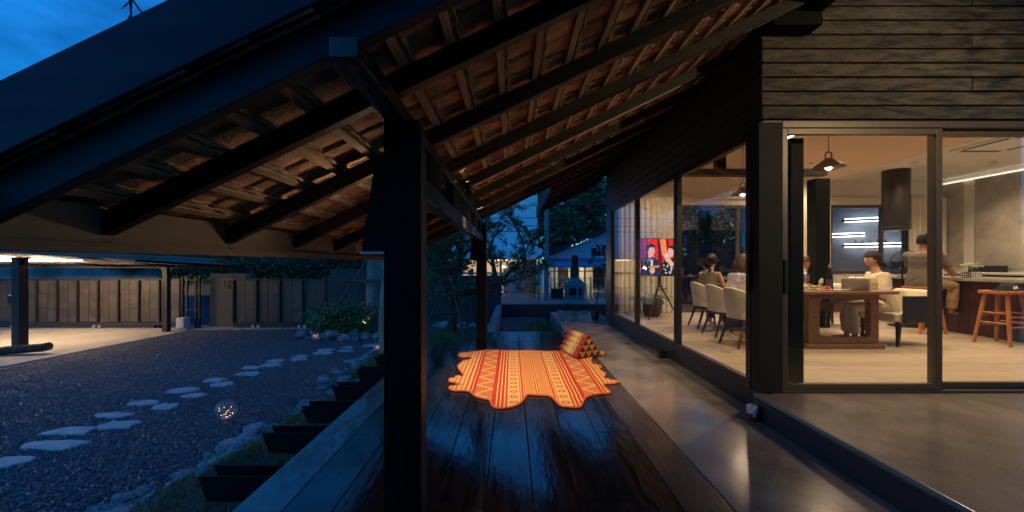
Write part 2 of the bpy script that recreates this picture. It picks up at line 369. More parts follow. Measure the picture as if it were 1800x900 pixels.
for i in range(26):
    y = R.uniform(3.0, 8.5); x = -3.35 + R.uniform(.2, .75)
    rock(x, y, gz(x, y) + .01, R.uniform(.04, .09), f"small loose rock on the bank soil, level with the {['nearest', 'second', 'third', 'fourth', 'fifth', 'sixth'][min(5, int((y - 2.8) / .62))]} deck joist", "small loose rocks on the bank", .6)
for i in range(44):
    t = R.random(); x = -6.35 + 2.9 * t; y = 11.15 + .55 * abs(t - .5) + R.uniform(-.15, .35)
    q = R.uniform(.11, .24); rock(x, y, -.83 + R.uniform(0, .12), q, ('small' if q < .15 else 'large' if q > .2 else 'middling') + ' grey rock heaped ' + ('at the shrub heap end nearest the shorter gate' if x < -5.7 else 'under the middle of the bushy shrub' if x < -4.7 else 'at the shrub heap end by the pale trunk'), "rocks heaped round the shrub", .7)
for i in range(16):
    x = R.uniform(-2.3, -.7); y = R.uniform(10.6, 11.6)
    rock(x, y, -.42, (R.uniform(.15, .21) if i % 2 else R.uniform(.09, .13)), ('large' if i % 2 else 'small') + ' grey rock ' + ('left of' if x < -1.55 else 'right of') + ' the leaning garden tree', "rocks behind the garden tree", .7)
for i in range(10):
    x = R.uniform(-.3, .45); y = R.uniform(7.9, 9.4)
    rock(x, y, -.4, R.uniform(.06, .12), "slate chip on the gravel bed beyond the deck", "slate chips in the gravel bed", .4)

mb = MB(); m_dry = [M("dry_leaf_brown", (.16, .10, .05), rough=.8), M("dry_leaf_pale", (.30, .26, .18), rough=.8)]
for i in range(150):
    y = 3.4 * (12.4 / 3.4) ** R.random(); x = R.uniform(max(-10.4, -1.3 * y), -3.5); z = -.85 + .018; a = R.uniform(0, 6.28); d = Vector((math.cos(a), math.sin(a), R.uniform(-.2, .3))) * R.uniform(.02, .045); w_ = Vector((-math.sin(a), math.cos(a), R.uniform(-.3, .3))) * .014; c = Vector((x, y, z))
    mb.add([c - d, c + w_, c + d, c - w_], [(0, 1, 2, 3)], R.choice((0, 0, 1)))
mb.build("leaf_litter", m_dry, kind='stuff', fix=False)
# grass on the bank and in the bed
def blades(n, fn, h0, h1, w, name, mats, seed):
    rng = random.Random(seed); mb = MB()
    for i in range(n):
        x, y = fn(rng); z = gz(x, y) - .01 if x < 1.06 else -.43; h = rng.uniform(h0, h1); a = rng.uniform(0, 6.28); ln = rng.uniform(.1, .6) * h
        dx, dy = math.cos(a), math.sin(a); b = rng.uniform(0, 6.28)
        p = Vector((x, y, z)); q = p + Vector((dx * ln * .4, dy * ln * .4, h * .6)); t = p + Vector((dx * ln, dy * ln, h)); s = Vector((math.cos(b), math.sin(b), 0)) * w
        mb.add([p - s, p + s, q + s * .6, q - s * .6, t], [(0, 1, 2, 3), (3, 2, 4)], rng.choice((0, 0, 1, 2)))
    return mb.build(name, mats, kind='stuff', fix=False)
CL = [(R.uniform(-2.9, -1.55), R.uniform(2.4, 9.5), R.uniform(.15, .5)) for _ in range(60)]
def bankpt(rng):
    c = rng.choice(CL); return (min(-1.5, c[0] + rng.gauss(0, c[2] * .5)), c[1] + rng.gauss(0, c[2]))
blades(26000, bankpt, .02, .075, .004, "grass", m_grass, 1)
blades(9000, lambda r: (r.uniform(-3, -.75), 6.75 + abs(r.gauss(0, 1.5))), .03, .10, .007, "grass", m_grass, 2)
blades(5000, lambda r: (min(1.04, .78 + r.gauss(0, .2)), 9.4 + r.gauss(0, .8)), .06, .2, .006, "grass", m_grass, 4)

# ================================================================== DECK AND WALKWAY
deck = thing("deck", None, None, (0, 0, 0), kind='structure')
for i in range(10):
    x0 = -1.53 + .275 * i; x1 = x0 + .275; yend = 6.6 if i < 3 else 7.65
    cuts = [[-1.2, 1.3, 4.9], [-1.2, 2.6, 5.6], [-1.2, .9, 3.44], [-1.2, 3.44, 5.9], [-1.2, 1.6, 4.7], [-1.2, 3.6, 6.2], [-1.2, .7, 4.1, 6.7], [-1.2, 2.2, 5.2], [-1.2, 3.1, 6.4], [-1.2, 1.9, 6.1]][i] + [yend]
    for a, b in zip(cuts[:-1], cuts[1:]):
        mb = MB(); dz = R.uniform(-.0025, 0.0)
        mb.box(x0 + .0025, x1 - .0025, a + .0015, b - .0015, -.035 + dz, dz)
        mb.build("plank", m_deckedge if i == 9 else (m_decksheen if i == 0 else m_deck), deck, bevel=.003)
for k, y in enumerate([1.22, 1.84, 2.46, 3.09, 3.67, 4.28, 4.95, 5.62, 6.25]):
    mb = MB(); z1 = -.037; x0 = -2.0; h = .16
    for yy in (y, y + .135):
        mb.ext([(x0, yy, z1 + .03), (-1.45, yy, z1 + .03), (-1.45, yy, z1 - h + .03), (x0 + .06, yy, z1 - h + .03)], (0, .012, 0))
    mb.box(x0 + .055, -1.45, y + .012, y + .135, z1 - h + .03, z1 - h + .045)
    # the part hidden below the planks
    mb.box(-1.45, 1.2, y, y + .14, z1 - h + .03, z1 - .002)
    mb.build("joist", m_joist, deck)
mb = MB(); mb.box(-1.44, -1.38, -1.2, 6.55, -.36, -.17); mb.box(-.74, -.70, 6.64, 7.6, -.36, -.05); mb.box(-1.4, -.74, 6.5, 6.55, -.36, -.05); mb.box(-.70, 1.05, 7.55, 7.6, -.4, -.05)
mb.build("bearer", m_joist, deck)
# joist lying leaf
for y, x in ((2.52, -1.82), (3.15, -1.8)):
    mb = MB(); mb.ext([(x - .035, y, -.155), (x, y - .014, -.153), (x + .035, y, -.155), (x, y + .014, -.153)], (0, 0, .003))
    tag(mb.build("fallen_leaf", M("dry_leaf", (.35, .32, .28), rough=.7)), f"dry pale fallen leaf lying in the {'nearest' if y < 3 else 'second'} black deck joist in view", "leaf")

def terrazzo():
    m = bpy.data.materials.new("terrazzo"); m.use_nodes = True; nt = m.node_tree; b = nt.nodes["Principled BSDF"]; L = nt.links.new
    tc = node(nt, "ShaderNodeTexCoord")
    v = node(nt, "ShaderNodeTexVoronoi"); v.inputs['Scale'].default_value = 80; L(tc.outputs['Object'], v.inputs['Vector'])
    r = node(nt, "ShaderNodeValToRGB"); e = r.color_ramp.elements; e[0].position = .16; e[0].color = (1, 1, 1, 1); e[1].position = .24; e[1].color = (0, 0, 0, 1)
    L(v.outputs['Distance'], r.inputs[0])
    sx = node(nt, "ShaderNodeSeparateColor"); L(v.outputs['Color'], sx.inputs[0])
    gt = node(nt, "ShaderNodeMath", operation='GREATER_THAN'); gt.inputs[1].default_value = .6; L(sx.outputs[0], gt.inputs[0])
    mu = node(nt, "ShaderNodeMath", operation='MULTIPLY'); L(r.outputs[0], mu.inputs[0]); L(gt.outputs[0], mu.inputs[1])
    n = node(nt, "ShaderNodeTexNoise"); n.inputs['Scale'].default_value = 2.5; n.inputs['Detail'].default_value = 8; L(tc.outputs['Object'], n.inputs['Vector'])
    r2 = node(nt, "ShaderNodeValToRGB"); e = r2.color_ramp.elements; e[0].position = .35; e[0].color = (.19, .16, .13, 1); e[1].position = .72; e[1].color = (.32, .27, .215, 1)
    L(n.outputs[0], r2.inputs[0])
    mi = node(nt, "ShaderNodeMix", data_type='RGBA'); L(mu.outputs[0], mi.inputs[0]); L(r2.outputs[0], mi.inputs[6]); mi.inputs[7].default_value = (.52, .49, .44, 1)
    L(mi.outputs[2], b.inputs['Base Color'])
    mr = node(nt, "ShaderNodeMapRange"); mr.inputs[1].default_value = .35; mr.inputs[2].default_value = .65; mr.inputs[3].default_value = .17; mr.inputs[4].default_value = .24
    L(n.outputs[0], mr.inputs[0]); L(mr.outputs[0], b.inputs['Roughness'])
    bp = node(nt, "ShaderNodeBump"); bp.inputs['Strength'].default_value = .05; bp.inputs['Distance'].default_value = .01; n3 = node(nt, "ShaderNodeTexNoise"); n3.inputs['Scale'].default_value = 25
    L(tc.outputs['Object'], n3.inputs['Vector']); L(n3.outputs[0], bp.inputs['Height']); L(bp.outputs[0], b.inputs['Normal'])
    return m
m_terr = terrazzo()
m_terrd = M("black_riser", (.016, .016, .017), (.03, .03, .031), 60, rough=.4)
mb = MB(); mb.ext([(1.224, -1.2, -.5), (2.36, -1.2, -.5), (2.36, 10.8, -.5), (1.06, 10.8, -.5), (1.06, 7.655, -.5), (1.224, 7.655, -.5)], (0, 0, .498))
walk = mb.build("walkway", m_terr, kind='structure', bevel=.004)
mb = MB(); mb.box(2.14, 12, -1.5, 3.43, 0.0, .2); terr = mb.build("terrace", m_terr, kind='structure', bevel=.006)
mb = MB(); mb.box(2.12, 2.14, -1.5, 3.40, 0.0, .17); mb.build("riser", m_terrd, terr)
# planter wall and low boundary wall behind the deck
mb = MB(); mb.box(-.52, -.35, 7.66, 12.7, -.6, -.005)
tag(mb.build("planter_wall", M("grey_cement", (.24, .25, .26), (.17, .18, .19), 3, rough=.6), bevel=.008), "low grey cement planter wall running back from the deck end", "wall")
mb = MB(); mb.box(-.35, 8, 12.72, 12.9, -.7, 0.0)
tag(mb.build("boundary_wall", m_darkwall, bevel=.008), "low black boundary wall between the gravel bed and the road", "wall")
mb = MB(); mb.box(-6.1, -.36, 12.75, 12.95, -.9, .95)
tag(mb.build("garden_wall", m_darkwall), "black garden wall behind the leaning tree, lower than the lit carport", "wall")
mb = MB(); mb.ext([(1.2, 10.55, -.002), (2.15, 10.5, -.002), (2.2, 10.72, -.002), (1.25, 10.76, -.002)], (0, 0, .02))
for i in range(40):
    x = R.uniform(1.25, 2.1); y = R.uniform(10.5, 10.72); s = R.uniform(.02, .06); mb.ball((x, y, .02), (s, s * .7, s * .6), 6, 4)
mb.build("gravel_edging", m_rock, kind='stuff')

# ================================================================== VERANDA ROOF
SL = .48
def zr(x): return 2.334 + SL * x            # underside of the rafters
roof = thing("veranda_roof", "low sloping clay-tiled veranda roof on black rafters over the deck", "roof", (0, 0, 0))
RY = [1.72, 2.46, 3.20, 3.94, 4.68, 5.42, 6.16, 6.58]
RYF = [7.3, 8.05, 8.8, 9.55, 10.3]
def rafter(y, x0, x1, th=.055, h=.105, name="rafter", m=None, z=0):
    mb = MB(); mb.ext([(x0, y - th / 2, zr(x0) + z), (x1, y - th / 2, zr(x1) + z), (x1, y - th / 2, zr(x1) + z + h), (x0, y - th / 2, zr(x0) + z + h)], (0, th, 0))
    return mb.build(name, m or m_raft, roof, bevel=.003)
for y in RY: rafter(y, -1.79, 2.55 if y < 3.3 else 2.235)
for y in RYF: rafter(y, .70, 2.235)
# gable end: steel channel and the raised outer board above it
rafter(1.315, -2.05, 2.55, .05, .165, "barge_channel", m_barge)
rafter(1.2785, -2.1, 2.6, .022, .012, "barge_soffit", m_joist, .166)
rafter(1.242, -2.1, 2.6, .05, .232, "barge_board", m_barge, .135)
# battens, mortar and tiles
BZ = .105
bx = [-1.70 + .205 * i for i in range(21)]
def yr(x): return (1.36, 6.62 if x < .7 else 10.4)
for i, x in enumerate(bx):
    if x > 2.2: break
    y0, y1 = yr(x); z = zr(x) + BZ; mb = MB()
    mb.ext([(x - .018, y0, z - .0086), (x + .018, y0, z + .0086), (x + .012, y0, z + .031), (x - .024, y0, z + .014)], (0, y1 - y0, 0))
    mb.build("batten", m_batten, roof)
    mb = MB(); n = int((y1 - y0) / .045); P = []; r = []
    for k in range(n + 1):
        yy = y0 + (y1 - y0) * k / n
        P.append((x + .033 + R.uniform(-.003, .003) + .004 * math.sin(yy * 41 + i), yy, z + .030 + R.uniform(-.002, .002))); r.append(.0095 + .0035 * math.sin(yy * 34 + i * 2) + R.uniform(-.002, .003))
    mb.tube(P, r, 5); mb.build("mortar_strip", m_mortar, roof, smooth=True)
TW = .185; TLAP = .014
def tilemesh(seed):
    rng = random.Random(seed); mb = MB(); Ls = .335
    # cross-section along y: a pan with a raised lock on one side and a dropped lip on the other
    sec = [(0, .004), (.018, -.010), (.03, .004), (.06, .0), (.10, -.004), (.14, .0), (TW - .018, .004), (TW + .012, .006)]
    a = math.atan(SL); ca, sa = math.cos(a), math.sin(a); v = []
    for s in (0, Ls):
        for (yy, zz) in sec:
            lift = .016 if s == 0 else 0.0
            jz = rng.uniform(-.0025, .0025)
            for t in (0, .014): v.append((s * ca - (zz + t) * sa, yy, s * sa + (zz + lift * .6 + t + jz) * ca))
    n = len(sec); f = []
    for j in range(n - 1):
        p = 2 * j; q = 2 * n + 2 * j
        f += [(p, p + 2, q + 2, q), (p + 1, q + 1, q + 3, p + 3), (p, p + 1, p + 3, p + 2), (q, q + 2, q + 3, q + 1)]
    f += [(0, 2 * n, 2 * n + 1, 1), (2 * n - 2, 2 * n - 1, 4 * n - 1, 4 * n - 2)]
    mb.add(v, f); return mb
TMB = [tilemesh(i) for i in range(5)]; TME = [t.mesh("tile", m_tile) for t in TMB]
tiles = []
for i in range(-1, 23):
    x = -1.70 + .205 * i - .06
    if x > 2.55: break
    y0, y1 = yr(x)
    if x > 2.2: y1 = 3.4
    ny = int((y1 - y0) / TW) + 1
    for k in range(ny):
        y = 1.22 + k * TW
        if y > y1: break
        tiles.append((x, y, zr(x) + BZ + .037 + R.uniform(-.002, .002)))
def shown(t):
    x, y, z = t; px = x / y * 680; py = (z - 1.35) / y * 680
    vis = abs(px + 0) < 905 and py < 470 and px > -905
    return (0 if vis else 100) + y
tiles.sort(key=shown)
for x, y, z in tiles[:300]:
    o = bpy.data.objects.new("tile", R.choice(TME)); COL.objects.link(o); o.parent = roof; o.location = (x, y, z)
    o.rotation_euler = (R.uniform(-.006, .006), R.uniform(-.006, .006), R.uniform(-.006, .006))
mb = MB()
for x, y, z in tiles[300:]:
    t = R.choice(TMB); mb.add([(a + x, b + y, c + z) for a, b, c in t.v], t.f)
mb.build("tile_field", m_tile, roof, kind='stuff', fix=False)
# eave board with lower flange, along the low edge
mb = MB(); mb.box(-1.845, -1.80, 1.0, 6.7, 1.44, 1.60); mb.build("eave_board", m_eave, roof, bevel=.003)
mb = MB(); mb.box(-1.85, -1.755, 1.0, 6.7, 1.395, 1.44); mb.build("eave_flange", m_eave, roof, bevel=.003)
for y in (2.5, 3.24, 1.76):
    mb = MB(); mb.lathe([(.03, 0), (.028, .006), (.012, .012), (.012, .02)], 10, (-1.78, y - .04, 1.428)); mb.build("bolt_cap", m_eave, roof)
# board closing the step where the roof goes on beside the house
mb = MB(); mb.box(.66, .70, 6.62, 10.5, zr(.68) - .06, zr(.68) + .2); mb.build("step_board", m_barge, roof, bevel=.003)
mb = MB(); mb.box(2.5, 2.62, 1.3, 3.255, zr(2.5) - .06, zr(2.5) + .2); mb.box(2.21, 2.62, 3.26, 3.425, zr(2.21) - .03, zr(2.5) + .26); mb.build("ridge_beam", m_joist, roof, bevel=.004)
# cable conduit clipped under the fourth rafter
mb = MB(); P = [(-.47, 3.90, 2.09), (-.46, 3.90, zr(-.46) - .03), (-.40, 3.9, zr(-.40) - .012)] + [(x, 3.9, zr(x) - .012) for x in (-.2, .4, 1.0, 1.7)]
mb.tube(P, .009, 6); mb.build("conduit", m_steel, roof, smooth=True)
mb = MB(); mb.tube([(x, 3.16, zr(x) - .008) for x in (.2, .8, 1.4, 2.2)], .007, 6); mb.build("conduit", m_beam, roof, smooth=True)

# posts and beams
pl = thing("post_beam_frame", "charred timber posts carrying a double beam under the veranda roof", "timber frame", (-.51, 1.76, 0))
def post(y):
    mb = MB(); mb.box(-.585, -.43, y, y + .155, 0.0, 2.005); p = mb.build("post", m_post, pl, bevel=.006)
    mb = MB(); mb.box(-.428, -.418, y + .02, y + .135, 0.0, 1.98); mb.build("side_board", m_raft, p, bevel=.002)
    mb = MB(); mb.ext([(-.587, y + .04, 1.405), (-.70, y + .04, 1.405), (-.64, y + .04, 1.82), (-.587, y + .04, 1.82)], (0, .09, 0)); mb.build("bracket", m_post, pl, bevel=.003)
    mb = MB(); mb.box(-.705, -.587, y + .035, y + .135, 1.395, 1.404); mb.build("bracket_plate", m_steel, pl)
post(1.76); post(6.33)
mb = MB(); mb.box(-.585, -.49, 1.235, 6.52, 2.007, 2.075); mb.build("beam", m_beam, pl, bevel=.004)
mb = MB(); mb.box(-.545, -.525, 1.26, 6.5, 2.001, 2.0065); mb.build("beam_seam", m_raft, pl)
mb = MB(); mb.box(-.56, -.47, 1.916, 6.33, 1.70, 1.81); mb.build("tie_beam", m_beam, pl, bevel=.004)
for y in (2.25, 3.2, 4.15, 5.1, 5.95):
    mb = MB(); mb.box(-.55, -.485, y, y + .42, 1.812, 2.005); mb.build("spacer_block", m_post, pl, bevel=.003)

# spotlights on the beam
m_spotdisc = emis("spot_lens", WARM2, 60)
def beamspot(x, y, z, tgt, power, spot, label, grp, blend=.6, color=(1, .70, .40)):
    t = thing("spotlight", label, "spotlight", (x, y, z), grp)
    d = (Vector(tgt) - Vector((x, y, z))).normalized(); c = Vector((x, y, z))
    mb = MB(); mb.tube([c - d * .09, c - d * .085, c - d * .03, c + d * .0, c + d * .02], [.02, .026, .03, .044, .047], 14, cap=False); mb.build("housing", m_framedark, t, smooth=True)
    mb = MB(); mb.tube([c + d * .004, c + d * .008], [.036, .036], 14); mb.build("lens", m_spotdisc, t)
    mb = MB(); mb.bar(c - d * .06, c - d * .06 + Vector((-.065, 0, .02)), .018); mb.build("mount_arm", m_framedark, t)
    lamp("spot_lamp", 'SPOT', c + d * .03, power, color, t, .03, spot, blend, tgt)
    return t
beamspot(-.40, 3.70, 2.045, (.2, 4.55, 0), 94, 82, "small black spotlight on the beam, the nearer of the pair aimed at the mat", "spotlights on the veranda beam")
beamspot(-.40, 4.80, 2.055, (.35, 4.95, 0), 80, 82, "small black spotlight on the beam, the farther of the pair near the far post", "spotlights on the veranda beam")
fl_ = beamspot(4.6, .35, 3.2, (2.9, 3.4, 2.2), 150, 84, "black out-of-view spotlight added over the terrace to light the plank wall", None, .8, (1.0, .76, .46))  # unseen lamp, added to light the plank wall and door frames
MB().bar((4.62, .32, 3.25), (4.62, .32, 4.75), .02).build("drop_rod", m_black, fl_)
bl_ = beamspot(-.70, 2.75, 1.74, (-1.75, 1.95, 1.64), 5, 120, "black spotlight added out of view behind the near post to brighten the eave", None, .9)  # hidden lamp, added as fill for the left roof and eave
# creeper twig above the roof edge
tw = thing("creeper_twig", "thin bare twig with a few leaves sticking up over the roof edge", "twig", (-1.23, 1.25, 2.05))
mb = MB(); mb.tube([(-1.13, 1.25, 2.10), (-1.20, 1.25, 2.165), (-1.235, 1.25, 2.215), (-1.24, 1.25, 2.25)], [.003, .003, .003, .002], 5); mb.tube([(-1.235, 1.25, 2.21), (-1.23, 1.25, 2.15), (-1.25, 1.25, 2.12)], .003, 5); mb.build("stem", m_bark, tw)
for p, q in (((-1.235, 1.25, 2.20), (-1.262, 1.25, 2.17)), ((-1.238, 1.25, 2.22), (-1.228, 1.25, 2.165)), ((-1.24, 1.25, 2.245), (-1.252, 1.25, 2.215)), ((-1.232, 1.25, 2.16), (-1.244, 1.25, 2.118))):
    p = Vector(p); q = Vector(q); s = Vector((.007, 0, .003)); m2 = (p + q) / 2
    mb = MB(); mb.add([p, m2 - s, q, m2 + s, m2 + Vector((0, .004, 0))], [(0, 1, 4), (1, 2, 4), (2, 3, 4), (3, 0, 4)]); mb.build("leaf", m_leaf[2], tw)

# ================================================================== MAT AND CUSHION
def mnode(nt, op, a, b=None, c=None):
    n = nt.nodes.new("ShaderNodeMath"); n.operation = op
    for i, x in enumerate((a, b, c)):
        if x is None: continue
        if isinstance(x, (int, float)): n.inputs[i].default_value = x
        else: nt.links.new(x, n.inputs[i])
    return n.outputs[0]
def mat_rug():
    m = bpy.data.materials.new("woven_mat"); m.use_nodes = True; nt = m.node_tree; b = nt.nodes["Principled BSDF"]; L = nt.links.new
    RED = (.52, .026, .004, 1); CRE = (.70, .42, .13, 1); ORA = (.60, .18, .03, 1)
    tc = node(nt, "ShaderNodeTexCoord"); sp = node(nt, "ShaderNodeSeparateXYZ"); L(tc.outputs['Object'], sp.inputs[0])
    nz = node(nt, "ShaderNodeTexNoise"); nz.inputs['Scale'].default_value = 6; L(tc.outputs['Object'], nz.inputs['Vector'])
    wob = mnode(nt, 'MULTIPLY_ADD', nz.outputs[0], .012, -.006)
    u = mnode(nt, 'ABSOLUTE', mnode(nt, 'ADD', sp.outputs[0], wob)); v = sp.outputs[1]
    stops = [(0, CRE), (.006, RED), (.016, CRE), (.026, ORA), (.118, CRE), (.128, RED), (.134, CRE), (.146, RED), (.166, CRE), (.178, RED), (.186, CRE),
             (.312, RED), (.330, CRE), (.346, RED), (.37, CRE), (.386, RED), (.41, CRE), (.424, RED), (.468, CRE), (.652, RED), (.682, CRE), (.694, RED),
             (.716, CRE), (.748, RED), (.766, CRE), (.80, RED), (.812, CRE), (.85, RED), (.866, CRE), (.90, RED), (.912, CRE)]
    r = node(nt, "ShaderNodeValToRGB"); cr = r.color_ramp; cr.interpolation = 'CONSTANT'
    cr.elements[0].position = 0; cr.elements[0].color = CRE; cr.elements[1].position = stops[1][0]; cr.elements[1].color = stops[1][1]
    for p, c in stops[2:]:
        e = cr.elements.new(p); e.color = c
    L(u, r.inputs[0])
    def mixc(fac, a, bcol):
        n = node(nt, "ShaderNodeMix", data_type='RGBA'); L(fac, n.inputs[0])
        for i, x in ((6, a), (7, bcol)):
            if isinstance(x, tuple): n.inputs[i].default_value = x
            else: L(x, n.inputs[i])
        return n.outputs[2]
    def band(lo, hi): return mnode(nt, 'MULTIPLY', mnode(nt, 'GREATER_THAN', u, lo), mnode(nt, 'LESS_THAN', u, hi))
    # zigzag band: broken red weave rows crossed by a pale zigzag
    t = mnode(nt, 'MULTIPLY_ADD', u, 1 / .18, -.47 / .18)
    tri = mnode(nt, 'DIVIDE', mnode(nt, 'PINGPONG', v, .15), .15)
    pale = mnode(nt, 'LESS_THAN', mnode(nt, 'ABSOLUTE', mnode(nt, 'SUBTRACT', t, tri)), .13)
    tri2 = mnode(nt, 'DIVIDE', mnode(nt, 'PINGPONG', mnode(nt, 'ADD', v, .05), .15), .15)
    rows = mnode(nt, 'GREATER_THAN', mnode(nt, 'FRACT', mnode(nt, 'MULTIPLY', v, 30)), .22)
    cols = mnode(nt, 'GREATER_THAN', mnode(nt, 'FRACT', mnode(nt, 'MULTIPLY_ADD', u, 30, mnode(nt, 'MULTIPLY', mnode(nt, 'FLOOR', mnode(nt, 'MULTIPLY', v, 34)), .5))), .16)
    dash = mnode(nt, 'MULTIPLY', rows, cols)
    zz = mixc(pale, mixc(dash, CRE, RED), CRE)
    c = mixc(band(.47, .65), r.outputs[0], zz)
    # eye motifs
    du = mnode(nt, 'DIVIDE', mnode(nt, 'SUBTRACT', u, .249), .043)
    fv = mnode(nt, 'SUBTRACT', mnode(nt, 'FRACT', mnode(nt, 'DIVIDE', v, .15)), .5)
    dv = mnode(nt, 'DIVIDE', fv, .26)
    e2 = mnode(nt, 'ADD', mnode(nt, 'MULTIPLY', du, du), mnode(nt, 'MULTIPLY', dv, dv))
    ring = mnode(nt, 'MULTIPLY', mnode(nt, 'LESS_THAN', e2, 1), mnode(nt, 'GREATER_THAN', e2, .22))
    c = mixc(mnode(nt, 'MULTIPLY', ring, .85), c, RED)
    # small check of the middle band
    ck = node(nt, "ShaderNodeTexChecker"); ck.inputs['Scale'].default_value = 75; L(tc.outputs['Object'], ck.inputs['Vector'])
    c = mixc(mnode(nt, 'MULTIPLY', band(.026, .118), mnode(nt, 'MULTIPLY', ck.outputs[1], .55)), c, CRE)
    L(c, b.inputs['Base Color']); b.inputs['Roughness'].default_value = .75
    wv = node(nt, "ShaderNodeTexWave"); wv.inputs['Scale'].default_value = 55; wv.bands_direction = 'Y'; L(tc.outputs['Object'], wv.inputs['Vector'])
    bp = node(nt, "ShaderNodeBump"); bp.inputs['Strength'].default_value = .3; bp.inputs['Distance'].default_value = .004; L(wv.outputs[1], bp.inputs['Height']); L(bp.outputs[0], b.inputs['Normal'])
    return m
OUT = [(-0.789, 5.674), (-0.763, 5.776), (-0.632, 5.824), (-0.509, 5.895), (-0.398, 5.952), (-0.216, 5.952), (0.015, 5.916), (0.262, 5.931), (0.505, 5.88), (0.719, 5.895), (0.911, 5.866), (1.202, 5.776), (1.286, 5.866), (1.367, 5.866), (1.378, 5.776), (1.32, 5.628), (1.268, 5.641), (1.183, 5.609), (1.113, 5.421), (1.074, 5.162), (1.142, 5.081), (1.155, 5.003), (1.109, 4.902), (1.114, 4.781), (1.138, 4.712), (1.104, 4.6), (1.067, 4.523), (1.124, 4.453), (1.207, 4.373), (1.135, 4.307), (1.017, 4.288), (1.006, 4.166), (1.022, 4.045), (0.996, 3.989), (0.869, 3.963), (0.768, 3.899), (0.716, 3.822), (0.661, 3.664), (0.618, 3.596), (0.531, 3.609), (0.464, 3.636), (0.435, 3.734), (0.415, 3.837), (0.369, 3.915), (0.261, 3.93), (0.163, 3.946), (0.128, 3.868), (0.082, 3.72), (0.009, 3.623), (-0.09, 3.578), (-0.161, 3.596), (-0.195, 3.678), (-0.222, 3.792), (-0.299, 3.837), (-0.369, 3.899), (-0.424, 4.012), (-0.486, 4.062), (-0.611, 4.069), (-0.669, 4.131), (-0.672, 4.202), (-0.58, 4.25), (-0.559, 4.276), (-0.598, 4.295), (-0.64, 4.341), (-0.706, 4.373), (-0.725, 4.453), (-0.715, 4.506), (-0.665, 4.506), (-0.669, 4.579), (-0.635, 4.609), (-0.584, 4.566), (-0.579, 4.622), (-0.613, 4.735), (-0.679, 4.927), (-0.707, 5.081), (-0.686, 5.19), (-0.664, 5.303), (-0.597, 5.361), (-0.562, 5.452), (-0.617, 5.545), (-0.691, 5.52), (-0.75, 5.558)]
def smooth_loop(P, n=3):
    Q = []
    for i in range(len(P)):
        a, b, c, d = (Vector(P[(i + k) % len(P)]) for k in (-1, 0, 1, 2))
        for k in range(n):
            t = k / n; Q.append(tuple(.5 * (2 * b + (c - a) * t + (2 * a - 5 * b + 4 * c - d) * t * t + (3 * b - a - 3 * c + d) * t ** 3)))
    return Q
OUT = smooth_loop(OUT)
rug = thing("floor_mat", "orange and red patterned hide-shaped floor mat spread on the black deck", "mat", (.267, 4.7, 0))
m_rug = mat_rug(); m_rugb = M("mat_binding", (.66, .13, .025), rough=.7)
bm_ = bmesh.new(); vs_ = [bm_.verts.new((x - .267, y - 4.7, .003)) for x, y in reversed(OUT)]; fc_ = bm_.faces.new(vs_)
ex_ = bmesh.ops.extrude_face_region(bm_, geom=[fc_]); top_ = [v for v in ex_['geom'] if isinstance(v, bmesh.types.BMVert)]
for v in top_: v.co.z = .015
bmesh.ops.triangulate(bm_, faces=bm_.faces[:]); bmesh.ops.subdivide_edges(bm_, edges=[e for e in bm_.edges if e.calc_length() > .12], cuts=5, use_grid_fill=True)
bmesh.ops.triangulate(bm_, faces=bm_.faces[:]); bmesh.ops.recalc_face_normals(bm_, faces=bm_.faces[:])
from mathutils import noise as mnz
for v in bm_.verts:
    if v.co.z > .01: v.co.z += max(-.004, .012 * mnz.noise(Vector((v.co.x * 2.3, v.co.y * 2.3, 3))))
me_ = bpy.data.meshes.new("woven_face"); bm_.to_mesh(me_); bm_.free(); me_.materials.append(m_rug); me_.polygons.foreach_set('use_smooth', [True] * len(me_.polygons)); me_.set_sharp_from_angle(angle=rad(40))
wf_ = bpy.data.objects.new("woven_face", me_); COL.objects.link(wf_); wf_.parent = rug
mb = MB(); mb.tube([(x, y, .010) for x, y in OUT] + [(*OUT[0], .010)], .011, 6); mb.build("binding", m_rugb, rug, smooth=True)

cush = thing("triangle_cushion", "red and gold triangular Thai cushion standing on the corner of the orange mat", "cushion", (.98, 5.5, .014))
m_cr = M("cushion_red", (.36, .034, .016), (.30, .028, .014), 30, rough=.75); m_cd = M("cushion_maroon", (.13, .022, .016), rough=.8); m_cg = M("cushion_gold", (.66, .44, .15), rough=.7)
m_cg2 = M("cushion_olive", (.20, .13, .05), rough=.8)
A = Vector((.90, 5.38, .014)); B = Vector((1.27, 5.60, .014)); ax = Vector((-.165, .56, 0))
bw = (B - A); nb = bw.normalized(); hgt = .31
def cp(s, t): # point on the triangular end: s along base 0..1, t height 0..1
    return A + bw * s + Vector((0, 0, hgt * t))
# rolls: rows of padded tubes running along the axis at the two sloping sides
rows = 4
for side in (0, 1):
    for k in range(rows):
        t = (k + .5) / rows; s = t / 2 if side == 0 else 1 - t / 2
        c = cp(s, t * .93 + .03); c = c + (nb * (.03 if side == 0 else -.03)); rr = .052
        segs = [(0, .17, 0), (.17, .235, 3), (.235, .29, 2), (.29, .34, 3), (.34, .66, 2), (.66, .71, 3), (.71, .765, 2), (.765, .83, 3), (.83, 1.0, 0)]
        mb = MB()
        for a, b, mi in segs: mb.tube([c + ax * a, c + ax * (a + .01), c + ax * ((a + b) / 2), c + ax * (b - .01), c + ax * b], [rr * .95, rr, rr, rr, rr * .95], 12, mi)
        mb.build("roll", [m_cr, m_cd, m_cg, m_cg2], cush, smooth=True)
mb = MB(); e = ax * -.012
mb.ext([A + e, B + e, cp(.5, 1) + e + Vector((0, 0, .01))], ax * 1.024); core = mb.build("core", m_cd, cush)
